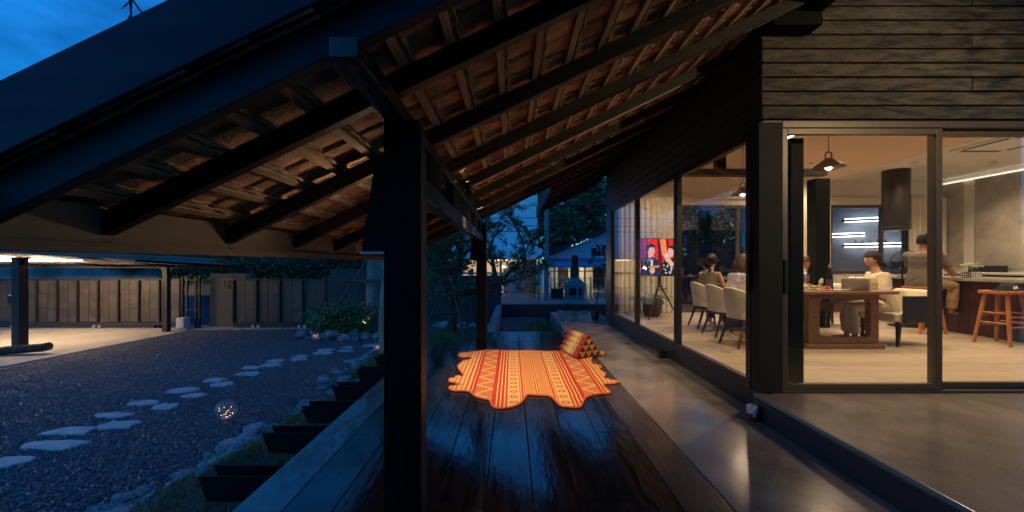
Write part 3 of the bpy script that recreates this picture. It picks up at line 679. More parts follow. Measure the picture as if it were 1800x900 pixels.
def tri_in(cx, cy, w, h, up):
    s = 1 if up else -1
    return [(cx - w / 2, cy - s * h / 2), (cx + w / 2, cy - s * h / 2), (cx, cy + s * h / 2)]
e2 = ax * -.012; nrm = -ax.normalized()
for r_, n in ((0, 3), (1, 2), (2, 1)):
    for i in range(n):
        cx = .5 + (i - (n - 1) / 2) * .27; cy = .17 + r_ * .27; tri = tri_in(cx, cy, .25, .24, False)
        P = [cp(a, b) + e2 + nrm * .001 for a, b in tri]; c = sum(P, Vector()) / 3; Q = [c + (p - c) * .52 for p in P]
        mb = MB()
        for j in range(3):
            a, b = P[j], P[(j + 1) % 3]; d, g = Q[(j + 1) % 3], Q[j]
            mb.ext([a, b, d, g], nrm * .006, 0)
        mb.ext([c + (q - c) * .55 for q in Q], nrm * .008, 0)
        mb.build("triangle_patch", m_cg, cush)

# ================================================================== HOUSE SHELL
house = thing("house", "black plank-clad house with lit dining room behind floor-to-ceiling glass", "house", (2.24, 3.44, 0))
FZ = .2; YF = 3.44; YB = 9.05; XR = 10.05; XL = 2.24
front = MB().box(2.26, 10.4, 3.475, 3.54, 2.60, 5.4).build("front_wall", m_framedark, house)
for k in range(20):
    z = 2.632 + k * .1265
    x0 = 2.226
    for x1 in ([5.2, 10.4], [7.1, 10.4], [4.1, 8.0, 10.4])[k % 3]:
        mb = MB(); d = R.uniform(0, .004); mb.box(x0, x1 - .003, YF + .004 - d, YF + .034, z + .005, z + .1165); mb.build("plank", m_plank, front, bevel=.004); x0 = x1
side = MB().box(2.262, 2.32, 3.545, 9.2, 2.565, 5.4).build("side_wall", m_framedark, house)
for k in range(12):
    z = 2.568 + k * .1265; mb = MB(); d = R.uniform(0, .004); mb.box(2.236 - d, 2.262, 3.476, 9.2, z, z + .117); mb.build("plank", m_plankside, side, bevel=.004)
mb = MB(); mb.box(2.236, 2.36, 8.57, 9.2, 0.2, 2.56); mb.box(2.225, 2.30, 3.40, 9.2, 0.0, .2); mb.build("plinth", m_framedark, house, bevel=.004)
# side glazing: fixed panes between mullions
YM = [3.545, 5.15, 6.82, 8.49]
for a, b in zip(YM[:-1], YM[1:]):
    w = MB(); a2 = a + .04; b2 = b + .04
    w.box(2.18, 2.25, a2 - .038, b2 - .042, .20, .283); w.box(2.18, 2.25, a2 - .038, b2 - .042, 2.484, 2.563)
    w.box(2.182, 2.248, a2 - .038, a2 + .03, .2835, 2.4835); w.box(2.182, 2.248, b2 - .075, b2 - .042, .2835, 2.4835)
    wo = w.build("window_frame", m_framedark, house, bevel=.003)
    MB().box(2.212, 2.218, a2 + .025, b2 - .07, .278, 2.49).build("pane", m_glass, wo)
MB().box(2.17, 2.262, 8.49, 8.57, .2, 2.563).build("end_post", m_framedark, house, bevel=.003)
# front corner post and sliding doors
MB().box(2.185, 2.40, 3.425, 3.54, .2, 2.60).build("corner_post", M("corner_post_paint", (.022, .019, .015), rough=.65, spec=.25), house, bevel=.004)
MB().box(2.40, 10.2, 3.43, 3.54, 2.555, 2.612).build("door_head", m_frame, house, bevel=.003)
MB().box(2.36, 10.2, 3.43, 3.54, .2, .222).build("door_sill", m_frame, house, bevel=.003)
for i, (a, b, y) in enumerate(((2.402, 3.835, 3.445), (3.79, 5.40, 3.492), (5.36, 7.0, 3.445), (6.95, 8.55, 3.492))):
    d = MB(); d.box(a, a + .055, y, y + .042, .223, 2.553); d.box(b - .055, b, y, y + .042, .223, 2.553)
    d.box(a + .055, b - .055, y, y + .042, .223, .275); d.box(a + .055, b - .055, y, y + .042, 2.50, 2.553)
    do = d.build("sliding_door", m_frame, house, bevel=.003)
    MB().box(a + .05, b - .05, y + .018, y + .024, .27, 2.505).build("pane", m_glass, do)
    if i == 0: MB().box(a + .008, a + .045, y - .022, y - .001, 1.08, 1.385).build("handle", m_black, do, bevel=.006)
    if i == 1: MB().box(a + .002, a + .012, y - .004, y - .001, .3, 2.5).build("seal", m_black, do)
MB().box(2.155, 2.181, 3.52, 3.56, 1.09, 1.38).build("handle", m_black, house, bevel=.005)
MB().box(2.15, 2.181, 3.51, 3.57, 1.44, 1.62).build("door_lock", m_black, house, bevel=.005)
# floor boards
fl = MB().box(2.26, 10.1, 3.54, 9.2, .05, .184).build("floor", m_floor, house)
y = 3.545; k = 0
while y < 9.04:
    x0 = 2.262
    for x1 in ([4.6, 7.3, 10.05], [3.6, 6.2, 8.6, 10.05], [5.3, 7.9, 10.05])[k % 3]:
        MB().box(x0 + .0008, x1 - .0008, y + .0008, y + .1992, .186, .2 - R.uniform(0, .0008)).build("floor_board", m_floor, fl); x0 = x1
    y += .2; k += 1
# far wall with door and window openings
fw = MB()
def wl(x0, x1, z0, z1): fw.box(x0, x1, YB, YB + .15, z0, z1)
wl(2.30, 3.90, .2, 2.715); wl(6.62, 7.42, .2, 2.715); wl(7.42, 9.25, .2, 1.10); wl(9.25, 10.06, .2, 2.715)
fw.ext([(2.30, YB, 2.7155), (10.06, YB, 2.7155), (10.06, YB, 3.29), (7.3, YB, 3.29), (4.75, YB, 4.25), (2.30, YB, 3.28)], (0, .15, 0))
fwo = fw.build("far_wall", m_white, house)
MB().box(2.35, 10.04, YB - .05, YB - .002, 2.86, 2.885).build("ledge", m_white, fwo, bevel=.003)
for nm, x0, x1, z0, z1, mids in (("sliding_door", 3.9, 6.62, .2, 2.715, (5.25,)), ("window_frame", 7.42, 9.25, 1.10, 2.715, (8.62,))):
    d = MB(); t = .07; d.box(x0, x1, YB - .01, YB + .06, z1 - t, z1 - .001); d.box(x0, x1, YB - .01, YB + .06, z0 + .001, z0 + t)
    for x in [x0] + list(mids) + [x1 - t]: d.box(x + .001, x + t, YB - .008, YB + .058, z0 + t + .001, z1 - t - .001)
    do = d.build(nm, m_frame if nm == "window_frame" else m_frame, house, bevel=.003)
    xx = [x0] + list(mids) + [x1 - t]
    for a, b in zip(xx[:-1], xx[1:]): MB().box(a + t, b, YB + .02, YB + .026, z0 + t, z1 - t).build("pane", m_glass, do)
# right wall, murals, ceiling
rw = MB().box(XR, XR + .15, 3.54, 9.2, .2, 3.30).build("right_wall", m_white, house)
MB().box(XR - .03, XR - .002, 3.6, 8.38, 1.25, 3.17).build("mural_panel", m_mural, rw, bevel=.004)
MB().box(XR - .03, XR - .002, 8.6, 9.03, 1.25, 3.17).build("mural_panel", m_mural, rw, bevel=.004)
MB().box(XR - .045, XR - .002, 3.6, 9.0, 3.185, 3.20).build("cove_light", emis("cove_led", (1, .86, .66), 1.3), rw)
MB().ext([(2.265, 3.54, 3.28), (4.75, 3.54, 4.25), (4.75, 3.54, 4.30), (2.265, 3.54, 3.33)], (0, 5.66, 0)).build("vault_slope", m_vault, house)
MB().ext([(4.752, 3.54, 4.25), (7.3, 3.54, 3.293), (7.3, 3.54, 3.343), (4.752, 3.54, 4.30)], (0, 5.66, 0)).build("vault_slope", m_vault, house)
MB().box(7.302, 10.2, 3.54, 9.2, 3.29, 3.34).build("flat_ceiling", m_white, house)
MB().box(2.33, 10.04, 3.545, 3.56, 2.615, 3.29).build("front_lining", m_white, house)
MB().ext([(2.3, 3.5455, 3.2905), (7.3, 3.5455, 3.2905), (4.75, 3.5455, 4.25)], (0, .012, 0)).build("gable_lining", m_white, house)
MB().box(2.322, 2.335, 3.56, 9.04, 2.57, 3.28).build("side_lining", m_white, house)
MB().box(2.2, 10.4, 3.45, 9.3, 5.38, 5.45).build("roof", m_framedark, house)
MB().box(10.2, 10.4, 3.54, 9.2, .0, 5.38).build("end_wall", m_plankside, house)
MB().box(2.3, 10.4, 9.2, 9.3, 2.72, 5.38).build("rear_wall", m_plankside, house)
# interior timber
MB().box(2.59, 2.72, 3.60, 3.73, .2, 2.52).build("column", m_post, house, bevel=.01)
MB().box(5.42, 5.68, 6.9, 7.12, .2, 2.87).build("column", m_post, house, bevel=.01)
MB().box(2.34, 5.66, 6.93, 7.09, 2.93, 3.05).build("tie_beam", m_raft, house, bevel=.006)
MB().box(3.68, 3.85, 6.94, 7.08, 3.052, 3.84).build("king_post", m_post, house, bevel=.006)
# air conditioner cassette, downlights, linear lamp
ac = thing("air_conditioner", "white square ceiling cassette air conditioner above the bar", "air conditioner", (7.95, 6.2, 3.27))
MB().box(7.5, 8.4, 5.75, 6.65, 3.255, 3.289).build("body", M("white_plastic", (.78, .76, .72), rough=.45), ac, bevel=.01)
for q in (MB().box(7.62, 8.28, 5.80, 5.86, 3.249, 3.2545), MB().box(7.62, 8.28, 6.54, 6.60, 3.249, 3.2545), MB().box(7.55, 7.61, 5.9, 6.5, 3.249, 3.2545), MB().box(8.29, 8.35, 5.9, 6.5, 3.249, 3.2545)):
    q.build("louvre", m_black, ac)
m_led = emis("downlight_led", (1, .88, .70), 25)
for i, (x, y, z, p, tg) in enumerate(((3.35, 4.55, 3.70, 120, None), (3.35, 7.9, 3.70, 120, None), (5.95, 4.55, 3.80, 150, None), (5.95, 6.3, 3.80, 110, None), (5.95, 8.1, 3.80, 120, None),
                                   (7.7, 4.5, 3.288, 100, None), (9.2, 4.8, 3.288, 100, None), (7.7, 7.4, 3.288, 80, None), (9.2, 7.4, 3.288, 100, None), (6.6, 8.5, 3.55, 80, None))):
    t = thing("downlight", ["recessed ceiling light over the chairs by the corner post", "recessed ceiling light over the television corner", "recessed ceiling light inside the first sliding door", "recessed ceiling light right of the dining table",
              "recessed ceiling light before the far curtain", "recessed ceiling light over the empty stool", "recessed ceiling light nearest the mural wall", "recessed ceiling light beside the range hood", "recessed ceiling light between hood and mural", "recessed ceiling light at the far window"][i],
              "ceiling light", (x, y, z), "recessed ceiling lights in the dining room")
    mb = MB(); mb.lathe([(.05, -.03), (.055, -.03), (.06, .0), (.06, .02), (.05, .02)], 16, (x, y, z)); mb.build("trim", m_white, t)
    mb = MB(); mb.lathe([(.045, -.018), (.045, -.012)], 14, (x, y, z)); mb.build("lens", m_led, t)
    lamp("downlight_lamp", 'SPOT', (x, y, z - .05), p * 1.15, (1, .735, .46), t, .05, 130, .9, (x, y, 0))
t = thing("linear_lamp", "thin linear lamp above the black column inside the door", "lamp", (2.75, 3.8, 2.6))
MB().box(2.735, 2.765, 3.66, 3.98, 2.605, 2.63).build("housing", m_black, t); MB().box(2.74, 2.76, 3.665, 3.975, 2.598, 2.604).build("diffuser", emis("linear_led", (1, .85, .62), 18), t)
MB().bar((2.75, 3.9, 2.63), (2.75, 3.9, 3.46), .008).build("rod", m_black, t)
# pendants
def pendant(x, y, z, lab):
    t = thing("pendant_lamp", lab, "pendant lamp", (x, y, z), "pendant lamps over the dining table")
    mb = MB(); mb.lathe([(.195, -.005), (.2, 0), (.19, .012), (.05, .125), (.03, .135), (.0, .135)], 20, (x, y, z)); mb.lathe([(.19, .001), (.045, .12)], 20, (x, y, z)); mb.build("shade", M("pendant_shade", (.10, .06, .04), rough=.4, metal=.4), t, smooth=True)
    mb = MB(); mb.tube([(x - .045, y, z + .125), (x - .045, y, z + .20), (x - .03, y, z + .22), (x + .03, y, z + .22), (x + .045, y, z + .20), (x + .045, y, z + .125)], .008, 8); mb.build("handle", m_framedark, t, smooth=True)
    zc = 4.25 - (4.25 - 3.28) / 2.485 * abs(x - 4.75); mb = MB(); mb.tube([(x, y, z + .22), (x, y, zc)], .005, 6); mb.build("cord", m_black, t)
    mb = MB(); mb.ball((x, y, z + .008), .042, 12, 8); mb.build("bulb", emis("pendant_bulb", WARM2, 45), t, smooth=True)
    lamp("pendant_light", 'SPOT', (x, y, z - .05), 95, (1, .70, .42), t, .05, 150, .8, (x, y, 0))
pendant(4.5, 5.5, 2.71, "brown cone pendant lamp hanging over the near end of the table")
pendant(4.5, 7.55, 2.70, "brown cone pendant lamp hanging over the far end of the table")
hood = thing("range_hood", "black cylindrical range hood hanging from the flat ceiling above the bar", "range hood", (8.0, 8.06, 2.04))
mb = MB(); mb.lathe([(.21, 0), (.225, .004), (.225, 1.249)], 36, (8.0, 8.06, 2.04)); mb.build("cylinder_body", M("hood_metal", (.05, .045, .04), rough=.32, metal=.6), hood, smooth=True)
mb = MB(); mb.lathe([(.227, .055), (.2275, .07)], 36, (8.0, 8.06, 2.04)); mb.build("band", m_frame, hood, smooth=True)
# curtains
def curtain(x0, x1, lab, z0=.215, z1=2.86, y=8.93):
    n = int((x1 - x0) / .014); P = []
    mb = MB()
    for i in range(n + 1):
        x = x0 + (x1 - x0) * i / n; yy = y + .035 * math.sin(x * 52 + .8 * math.sin(x * 7)); P.append((x, yy))
    v = [(x, yy + d, z) for z in (z0, z1) for d in (0, .004) for x, yy in P]; k = n + 1; f = []
    for i in range(n): f += [(i, i + 1, 2 * k + i + 1, 2 * k + i), (k + i, 3 * k + i, 3 * k + i + 1, k + i + 1), (i, k + i, k + i + 1, i + 1), (2 * k + i, 2 * k + i + 1, 3 * k + i + 1, 3 * k + i)]
    f += [(0, 2 * k, 3 * k, k), (n, k + n, 3 * k + n, 2 * k + n)]
    mb.add(v, f); return tag(mb.build("curtain", m_curtain, smooth=True), lab, "curtain", "cream curtains on the far wall")
curtain(2.36, 3.86, "cream curtain hanging behind the television"); curtain(6.55, 7.35, "narrow cream curtain beside the black column"); curtain(9.2, 10.0, "cream curtain between the range hood and the mural wall")
# LED shelves outside the far window
def shy(x): return 12.4 - (x - 9.0) * .75
sw = MB(); sw.ext([(8.0, shy(8.0) + .2, -.4), (14.0, shy(14.0) + .2, -.4), (14.0, shy(14.0) + .4, -.4), (8.0, shy(8.0) + .4, -.4)], (0, 0, 4.0))
tag(sw.build("yard_wall", M("yard_wall_paint", (.26, .30, .36), (.18, .22, .28), 2, rough=.8)), "grey yard wall outside the far window with lit shelves", "wall")
m_sled = emis("shelf_led", (.9, .95, 1), 20)
for i, (x0, x1, z) in enumerate(((10.0, 11.05, 2.60), (9.7, 10.35, 2.17), (10.0, 11.05, 1.85))):
    t = thing("wall_shelf", ["topmost of the black wall shelves with lit edges outside the far window", "short middle one of the black wall shelves with lit edges", "lowest of the black wall shelves with lit edges, holding small bottles"][i], "shelf", (x0, shy(x0), z), "lit shelves outside the far window")
    a, b = Vector((x0, shy(x0) + .09, z + .03)), Vector((x1, shy(x1) + .09, z + .03)); MB().bar(a, b, .18, .06).build("board", m_black, t)
    for dz in (.045, -.045): MB().bar(a + Vector((0, -.12, dz)), b + Vector((0, -.12, dz)), .012, .016).build("light_strip", m_sled, t)
for i in range(5):
    x = 10.25 + i * .13; mb = MB(); mb.lathe([(.03, 0), (.035, .06), (.015, .1), (.015, .15 - .02 * (i % 3))], 8, (x, shy(x) + .09, 1.912)); tag(mb.build("bottle", m_black), "small dark bottle on the lowest lit shelf outside the window", "bottle", "bottles on the lit shelf")

# unseen wing behind the viewpoint and terrace roof, added to block the sky light
rear = thing("sky_block_wing", "unseen dark wing and roof added behind the terrace to block the sky", "house", (4, -2.2, 0))
MB().box(-1.9, 12, -2.3, -2.1, -.6, 4.9).build("wall", M("rear_wall_paint", (.16, .12, .09), (.12, .09, .07), 2, rough=.8), rear)
MB().box(2.7, 12, -2.3, 3.42, 4.75, 4.9).build("sky_block_roof", M("dark_soffit", (.10, .08, .06), rough=.8), rear); MB().box(-1.9, 2.69, -4.3, -1.4, 4.75, 4.9).build("roof", m_barge, rear)

# ================================================================== FURNITURE
table = thing("dining_table", "walnut dining table with open frame pedestals, set with glasses and bottles", "table", (4.5, 6.25, FZ))
def rrect(x0, x1, z0, z1, r, n=4):
    P = []
    for cx, cz, a0 in ((x1 - r, z1 - r, 0), (x0 + r, z1 - r, 90), (x0 + r, z0 + r, 180), (x1 - r, z0 + r, 270)):
        for i in range(n + 1):
            a = rad(a0 + 90 * i / n); P.append((cx + r * math.cos(a), cz + r * math.sin(a)))
    return P
top = [(x, y, .94) for x, y in rrect(3.86, 5.16, 5.1, 7.4, .08)]
mb = MB(); mb.ext(top, (0, 0, .036)); mb.build("tabletop", m_table, table, bevel=.006)
for y in (5.24, 7.12):
    A_ = rrect(4.02, 4.97, .265, .938, .005); B_ = rrect(4.17, 4.86, .345, .87, .07)
    n = len(A_); v = [(x, yy, z) for yy in (y, y + .09) for P in (A_, B_) for x, z in P]; f = []
    for i in range(n):
        j = (i + 1) % n
        f += [(i, j, n + j, n + i), (2 * n + i, 3 * n + i, 3 * n + j, 2 * n + j), (i, 2 * n + i, 2 * n + j, j), (n + i, n + j, 3 * n + j, 3 * n + i)]
    MB().add(v, f).build("pedestal_frame", m_table, table, bevel=.003)
    MB().ext([(x, yy, .202) for x, yy in rrect(3.95, 5.03, y - .06, y + .16, .05)], (0, 0, .06)).build("foot_plate", m_table, table, bevel=.01)
MB().box(4.44, 4.56, 5.335, 7.115, .68, .80).build("stretcher", m_table, table, bevel=.004)
# barrel-back dining chairs (built facing +y)
def barrel_chair():
    t = thing("dining_chair", "", "chair", (0, 0, 0))
    mb = MB(); n = 22; rows = [(.40, .225, .05), (.43, .235, .055), (.62, .262, .06), (.79, .285, .06), (.81, .28, .05), (.815, .262, .03)]; v = []
    for k, (z, r, th) in enumerate(rows):
        for i in range(n + 1):
            a = rad(180 + 5 + 170 * i / n) ; drop = 0 if z < .6 else .10 * abs(math.cos(a)) ** 2.5
            v.append((r * math.cos(a), .03 + r * math.sin(a) * 1.0 - .0, z - drop))
    m_ = len(rows)
    for k, (z, r, th) in enumerate(rows):
        for i in range(n + 1):
            a = rad(185 + 170 * i / n); rr = r - th; drop = 0 if z < .6 else .10 * abs(math.cos(a)) ** 2.5
            v.append((rr * math.cos(a), .03 + rr * math.sin(a), z - drop))
    N = n + 1; f = []
    for k in range(m_ - 1):
        for i in range(n):
            p = k * N + i; f.append((p, p + 1, p + N + 1, p + N)); q = m_ * N + p; f.append((q, q + N, q + N + 1, q + 1))
    for i in range(n):
        f.append((i, m_ * N + i, m_ * N + i + 1, i + 1)); p = (m_ - 1) * N + i; q = (2 * m_ - 1) * N + i; f.append((p, p + 1, q + 1, q))
    for k in range(m_ - 1):
        for i in (0, n): p = k * N + i; q = (m_ + k) * N + i; f.append((p, p + N, q + N, q))
    mb.add(v, f); mb.build("backrest", m_cream, t, smooth=True)
    mb = MB(); mb.ext([(x, y, .38) for x, y in rrect(-.21, .21, -.17, .29, .09)], (0, 0, .10)); mb.build("seat", m_cream, t, bevel=.02)
    mb = MB(); mb.ext([(x, y, .345) for x, y in rrect(-.195, .195, -.16, .26, .08)], (0, 0, .033)); mb.build("seat_frame", m_legwood, t, bevel=.004)
    for sx in (-1, 1):
        for sy, y0, y1 in ((-1, -.12, -.235), (1, .20, .26)):
            mb = MB(); mb.tube([(sx * .165, y0, .36), (sx * .18, y0 * .6 + y1 * .4, .2), (sx * .20, y1, .0)], [.027, .022, .015], 8); mb.build("leg", m_legwood, t, smooth=True)
    return t
ch = barrel_chair(); ch.location = (3.25, 5.42, FZ); ch.rotation_euler = (0, 0, rad(-84)); WL[ch.name] = (0, 0, 0)
tag(ch, "cream barrel-back chair of the woman in the white tank top, beside the corner post", None, "cream dining chairs along the table")
dup(ch, (3.38, 6.2, FZ), rad(-88), "cream barrel-back chair holding the woman in the pale lavender shirt")
dup(ch, (3.50, 6.98, FZ), rad(-92), "cream barrel-back chair of the woman with the braid, farthest from the corner post")
# dark shelled armchairs
def armchair():
    t = thing("armchair", "", "armchair", (0, 0, 0)); dk = M("dark_shell_leather", (.022, .02, .018), rough=.45, bump=.15, bsc=120)
    mb = MB(); mb.box(-.30, -.265, -.30, .22, .33, .70); mb.build("arm_panel", dk, t, bevel=.01); mb = MB(); mb.box(.265, .30, -.30, .22, .33, .70); mb.build("arm_panel", dk, t, bevel=.01)
    mb = MB(); mb.box(-.264, .264, -.33, -.29, .33, .76); mb.build("back_panel", dk, t, bevel=.012)
    mb = MB(); mb.ext([(-.262, -.285, .46), (-.262, -.13, .46), (-.262, -.20, .77), (-.262, -.285, .78)], (.524, 0, 0)); mb.build("back_cushion", m_cream, t, bevel=.025)
    mb = MB(); mb.box(-.262, .262, -.20, .32, .33, .46); mb.build("seat", m_cream, t, bevel=.03)
    for sx in (-1, 1):
        for y in (-.27, .26): mb = MB(); mb.bar((sx * .26, y, .33), (sx * .265, y + (.02 if y > 0 else -.03), 0), .05, w2=.03); mb.build("leg", m_framedark, t)
    return t
ac_ = armchair(); ac_.location = (5.58, 5.60, FZ); ac_.rotation_euler = (0, 0, rad(92)); tag(ac_, "armchair with dark shell and cream cushions under the woman in the cream shirt", None, "dark armchairs along the table")
dup(ac_, (5.84, 7.15, FZ), rad(90), "dark-shelled armchair at the table's far end, under the woman with pink hair tie")
# bar counter
bar = thing("bar_counter", "long bar counter with dark red wood front and pale stone top", "bar counter", (7.8, 6.5, FZ))
MB().box(7.40, 8.5, 4.3, 8.5, .2, 1.06).build("carcass", m_bar, bar, bevel=.004)
for i in range(28): y = 4.31 + i * .15; MB().box(7.392, 7.3995, y, y + .14, .30, 1.05).build("front_slat", m_bar, bar, bevel=.002)
MB().box(7.33, 8.55, 4.25, 8.56, 1.062, 1.112).build("countertop", m_stonetop, bar, bevel=.006)
cab = thing("back_counter", "pale wall counter running under the mural", "counter", (9.7, 6.3, FZ))
MB().box(9.45, 10.03, 3.7, 8.9, .2, 1.12).build("carcass", m_framedark, cab, bevel=.004); MB().box(9.40, 10.03, 3.68, 8.92, 1.122, 1.165).build("countertop", m_white, cab, bevel=.006)
t = thing("power_strip", "black power strip standing against the mural wall on the pale counter", "power strip", (9.9, 8.05, 1.166)); MB().box(9.90, 9.94, 7.75, 8.4, 1.166, 1.30).build("body", m_black, t, bevel=.005)
for i in range(4): MB().box(9.896, 9.899, 7.80 + i * .15, 7.88 + i * .15, 1.20, 1.26).build("socket", m_framedark, t)
# stools
def stool():
    t = thing("bar_stool", "", "stool", (0, 0, 0))
    mb = MB(); mb.ext([(x, y, .715) for x, y in rrect(-.20, .20, -.19, .19, .09)], (0, 0, .048)); mb.build("seat", m_stool, t, bevel=.012)
    for sx in (-1, 1):
        for sy in (-1, 1):
            mb = MB(); mb.tube([(sx * .12, sy * .115, .715), (sx * .20, sy * .19, 0)], [.027, .02], 8); mb.build("leg", m_stool, t, smooth=True)
    for z, kk in ((.26, 0), (.40, 1)):
        q = .12 + .08 * (.715 - z) / .715; q2 = .115 + .075 * (.715 - z) / .715
        for s in (-1, 1):
            mb = MB(); mb.tube([(-q, s * q2, z), (q, s * q2, z)], .012, 8); mb.build("rung", m_stool, t, smooth=True)
            mb = MB(); mb.tube([(s * q, -q2, z + .05), (s * q, q2, z + .05)], .012, 8); mb.build("rung", m_stool, t, smooth=True)
    return t
st = stool(); st.location = (6.98, 5.50, FZ); st.rotation_euler = (0, 0, rad(8)); tag(st, "orange wooden bar stool with a black cap lying on its seat", None, "orange wooden bar stools")
dup(st, (6.84, 6.46, FZ), rad(-4), "orange wooden bar stool under the seated man")
# black cap with white letter on the stool
cap = thing("cap", "black cloth cap with a white letter M lying on the bar stool", "cap", (7.05, 5.48, FZ + .764)); m_cloth = M("black_cloth", (.012, .012, .013), (.02, .02, .02), 30, rough=.9, bump=.3, bsc=60)
mb = MB(); mb.ball((7.07, 5.50, .965), (.125, .115, .115), 16, 10, fn=lambda p: Vector((p.x * (1 + .06 * math.sin(5 * p.y)), p.y, max(p.z, 0)))); mb.build("crown", m_cloth, cap, smooth=True)
mb = MB(); mb.ext([(6.99, 5.38, .968), (6.86, 5.35, .967), (6.80, 5.42, .967), (6.82, 5.52, .967), (6.97, 5.60, .968)], (0, 0, .012)); mb.build("brim", m_cloth, cap, bevel=.004)
mw = M("white_thread", (.75, .75, .75), rough=.8); lp = [(-.03, 0), (-.022, .045), (0, .01), (.022, .045), (.03, 0)]; mb = MB()
pts = [(7.02 + a * .9, 5.384 + b * .30, .985 + b) for a, b in lp]
for p, q in zip(pts[:-1], pts[1:]): mb.bar(p, q, .010, .006)
mb.build("letter", mw, cap)
# items on the bar
for x, y, mk, lab in ((7.60, 6.33, 1, "black and white patterned cube pot, the paler of the pair on the bar"), (7.56, 6.44, 0, "black and white patterned cube pot, the darker of the pair on the bar")):
    t = thing("plant_pot", lab, "pot", (x, y, 1.112), "patterned cube pots on the bar"); wh = M("pot_white", (.7, .7, .7), rough=.4)
    MB().box(x - .045, x + .045, y - .045, y + .045, 1.1125, 1.21).build("body", wh if mk else m_black, t, bevel=.005); mb = MB()
    for i in range(3):
        for j in range(3):
            cx = x - .029 + .029 * i; cz = 1.132 + .029 * j
            mb.ext([(cx - .011, y - .0455, cz), (cx, y - .0455, cz - .012), (cx + .011, y - .0455, cz), (cx, y - .0455, cz + .012)], (0, -.0015, 0))
            cy = y - .029 + .029 * i; mb.ext([(x - .0455, cy - .011, cz), (x - .0455, cy, cz - .012), (x - .0455, cy + .011, cz), (x - .0455, cy, cz + .012)], (-.0015, 0, 0))
    mb.build("diamond_pattern", m_black if mk else wh, t)
t = thing("flower_bunch", "bunch of white flowers with green leaves in the patterned cube pots", "flowers", (7.58, 6.38, 1.25)); mb = MB(); ml = MB()
for i in range(16):
    c = Vector((7.58 + R.gauss(0, .06), 6.38 + R.gauss(0, .08), 1.30 + R.uniform(-.02, .05)))
    for j in range(5): a = j * 1.257; mb.add([c, c + Vector((math.cos(a - .5) * .022, math.sin(a - .5) * .022, .012)), c + Vector((math.cos(a) * .032, math.sin(a) * .032, .02)), c + Vector((math.cos(a + .5) * .022, math.sin(a + .5) * .022, .012))], [(0, 1, 2, 3)])
    d = Vector((R.gauss(0, 1), R.gauss(0, 1), R.uniform(-.2, .8))).normalized(); p = c - Vector((0, 0, .03)); s = d.cross(Vector((0, 0, 1))).normalized() * .015
    ml.add([p, p + d * .04 - s, p + d * .08, p + d * .04 + s], [(0, 1, 2, 3)])
    ml.tube([c, Vector((7.58, 6.38, 1.24))], .002, 4)
mb.build("petals", M("petal_white", (.8, .8, .72), rough=.6), t, fix=False); ml.build("leaves", m_leafy[1], t, fix=False)
m_clear = glass_mat("clear_glass", (.84, .88, .88), .14)
t = thing("glass_lantern", "small clear house-shaped glass lantern on the bar by the man's arm", "lantern", (7.55, 6.68, 1.112)); mb = MB()
b4 = [(7.5, 6.63), (7.6, 6.63), (7.6, 6.73), (7.5, 6.73)]
for i in range(4): mb.bar((*b4[i], 1.114), (*b4[i], 1.25), .008); mb.bar((*b4[i], 1.25), (7.55, 6.68, 1.32), .008); mb.bar((*b4[i], 1.118), (*b4[(i + 1) % 4], 1.118), .008); mb.bar((*b4[i], 1.25), (*b4[(i + 1) % 4], 1.25), .008)
mb.build("frame", mw, t); MB().box(7.507, 7.593, 6.637, 6.723, 1.122, 1.246).build("glass_sides", m_clear, t)
# standing fan
t = thing("standing_fan", "black standing fan behind the seated man, its round guard showing", "fan", (7.12, 7.0, FZ)); c = Vector((7.12, 7.0, 1.34)); dv = Vector((-.35, -1, 0)).normalized(); rt = dv.cross(Vector((0, 0, 1)))
def circ(r, off, n=32): return [c + dv * off + (rt * math.cos(2 * math.pi * i / n) + Vector((0, 0, 1)) * math.sin(2 * math.pi * i / n)) * r for i in range(n + 1)]
mb = MB(); mb.tube(circ(.24, .03), .007, 6, cap=False)
for r_ in (.08, .13, .18): mb.tube(circ(r_, .05 - r_ * .1), .0025, 4, cap=False)
for i in range(28): a = 2 * math.pi * i / 28; q = rt * math.cos(a) + Vector((0, 0, 1)) * math.sin(a); mb.tube([c + dv * .055 + q * .04, c + dv * .05 + q * .15, c + dv * .03 + q * .24], .002, 4)
mb.build("guard", m_black, t)
for i in range(3): a = i * 2.094; q = rt * math.cos(a) + Vector((0, 0, 1)) * math.sin(a); s = dv.cross(q); MB().ext([c + q * .04 + s * .02, c + q * .12 + s * .08, c + q * .21 + s * .06, c + q * .21 - s * .05, c + q * .06 - s * .03], dv * .004).build("blade", m_framedark, t)
mb = MB(); mb.tube([c - dv * .14, c - dv * .12, c - dv * .03], [.05, .07, .075], 14); mb.build("motor", m_black, t, smooth=True); mb = MB(); mb.tube([(7.15, 7.09, .22), (7.15, 7.09, 1.30)], .014, 10); mb.lathe([(.2, 0), (.2, .02), (.05, .05), (.03, .06)], 20, (7.15, 7.09, .201)); mb.build("stand", m_black, t, smooth=True)
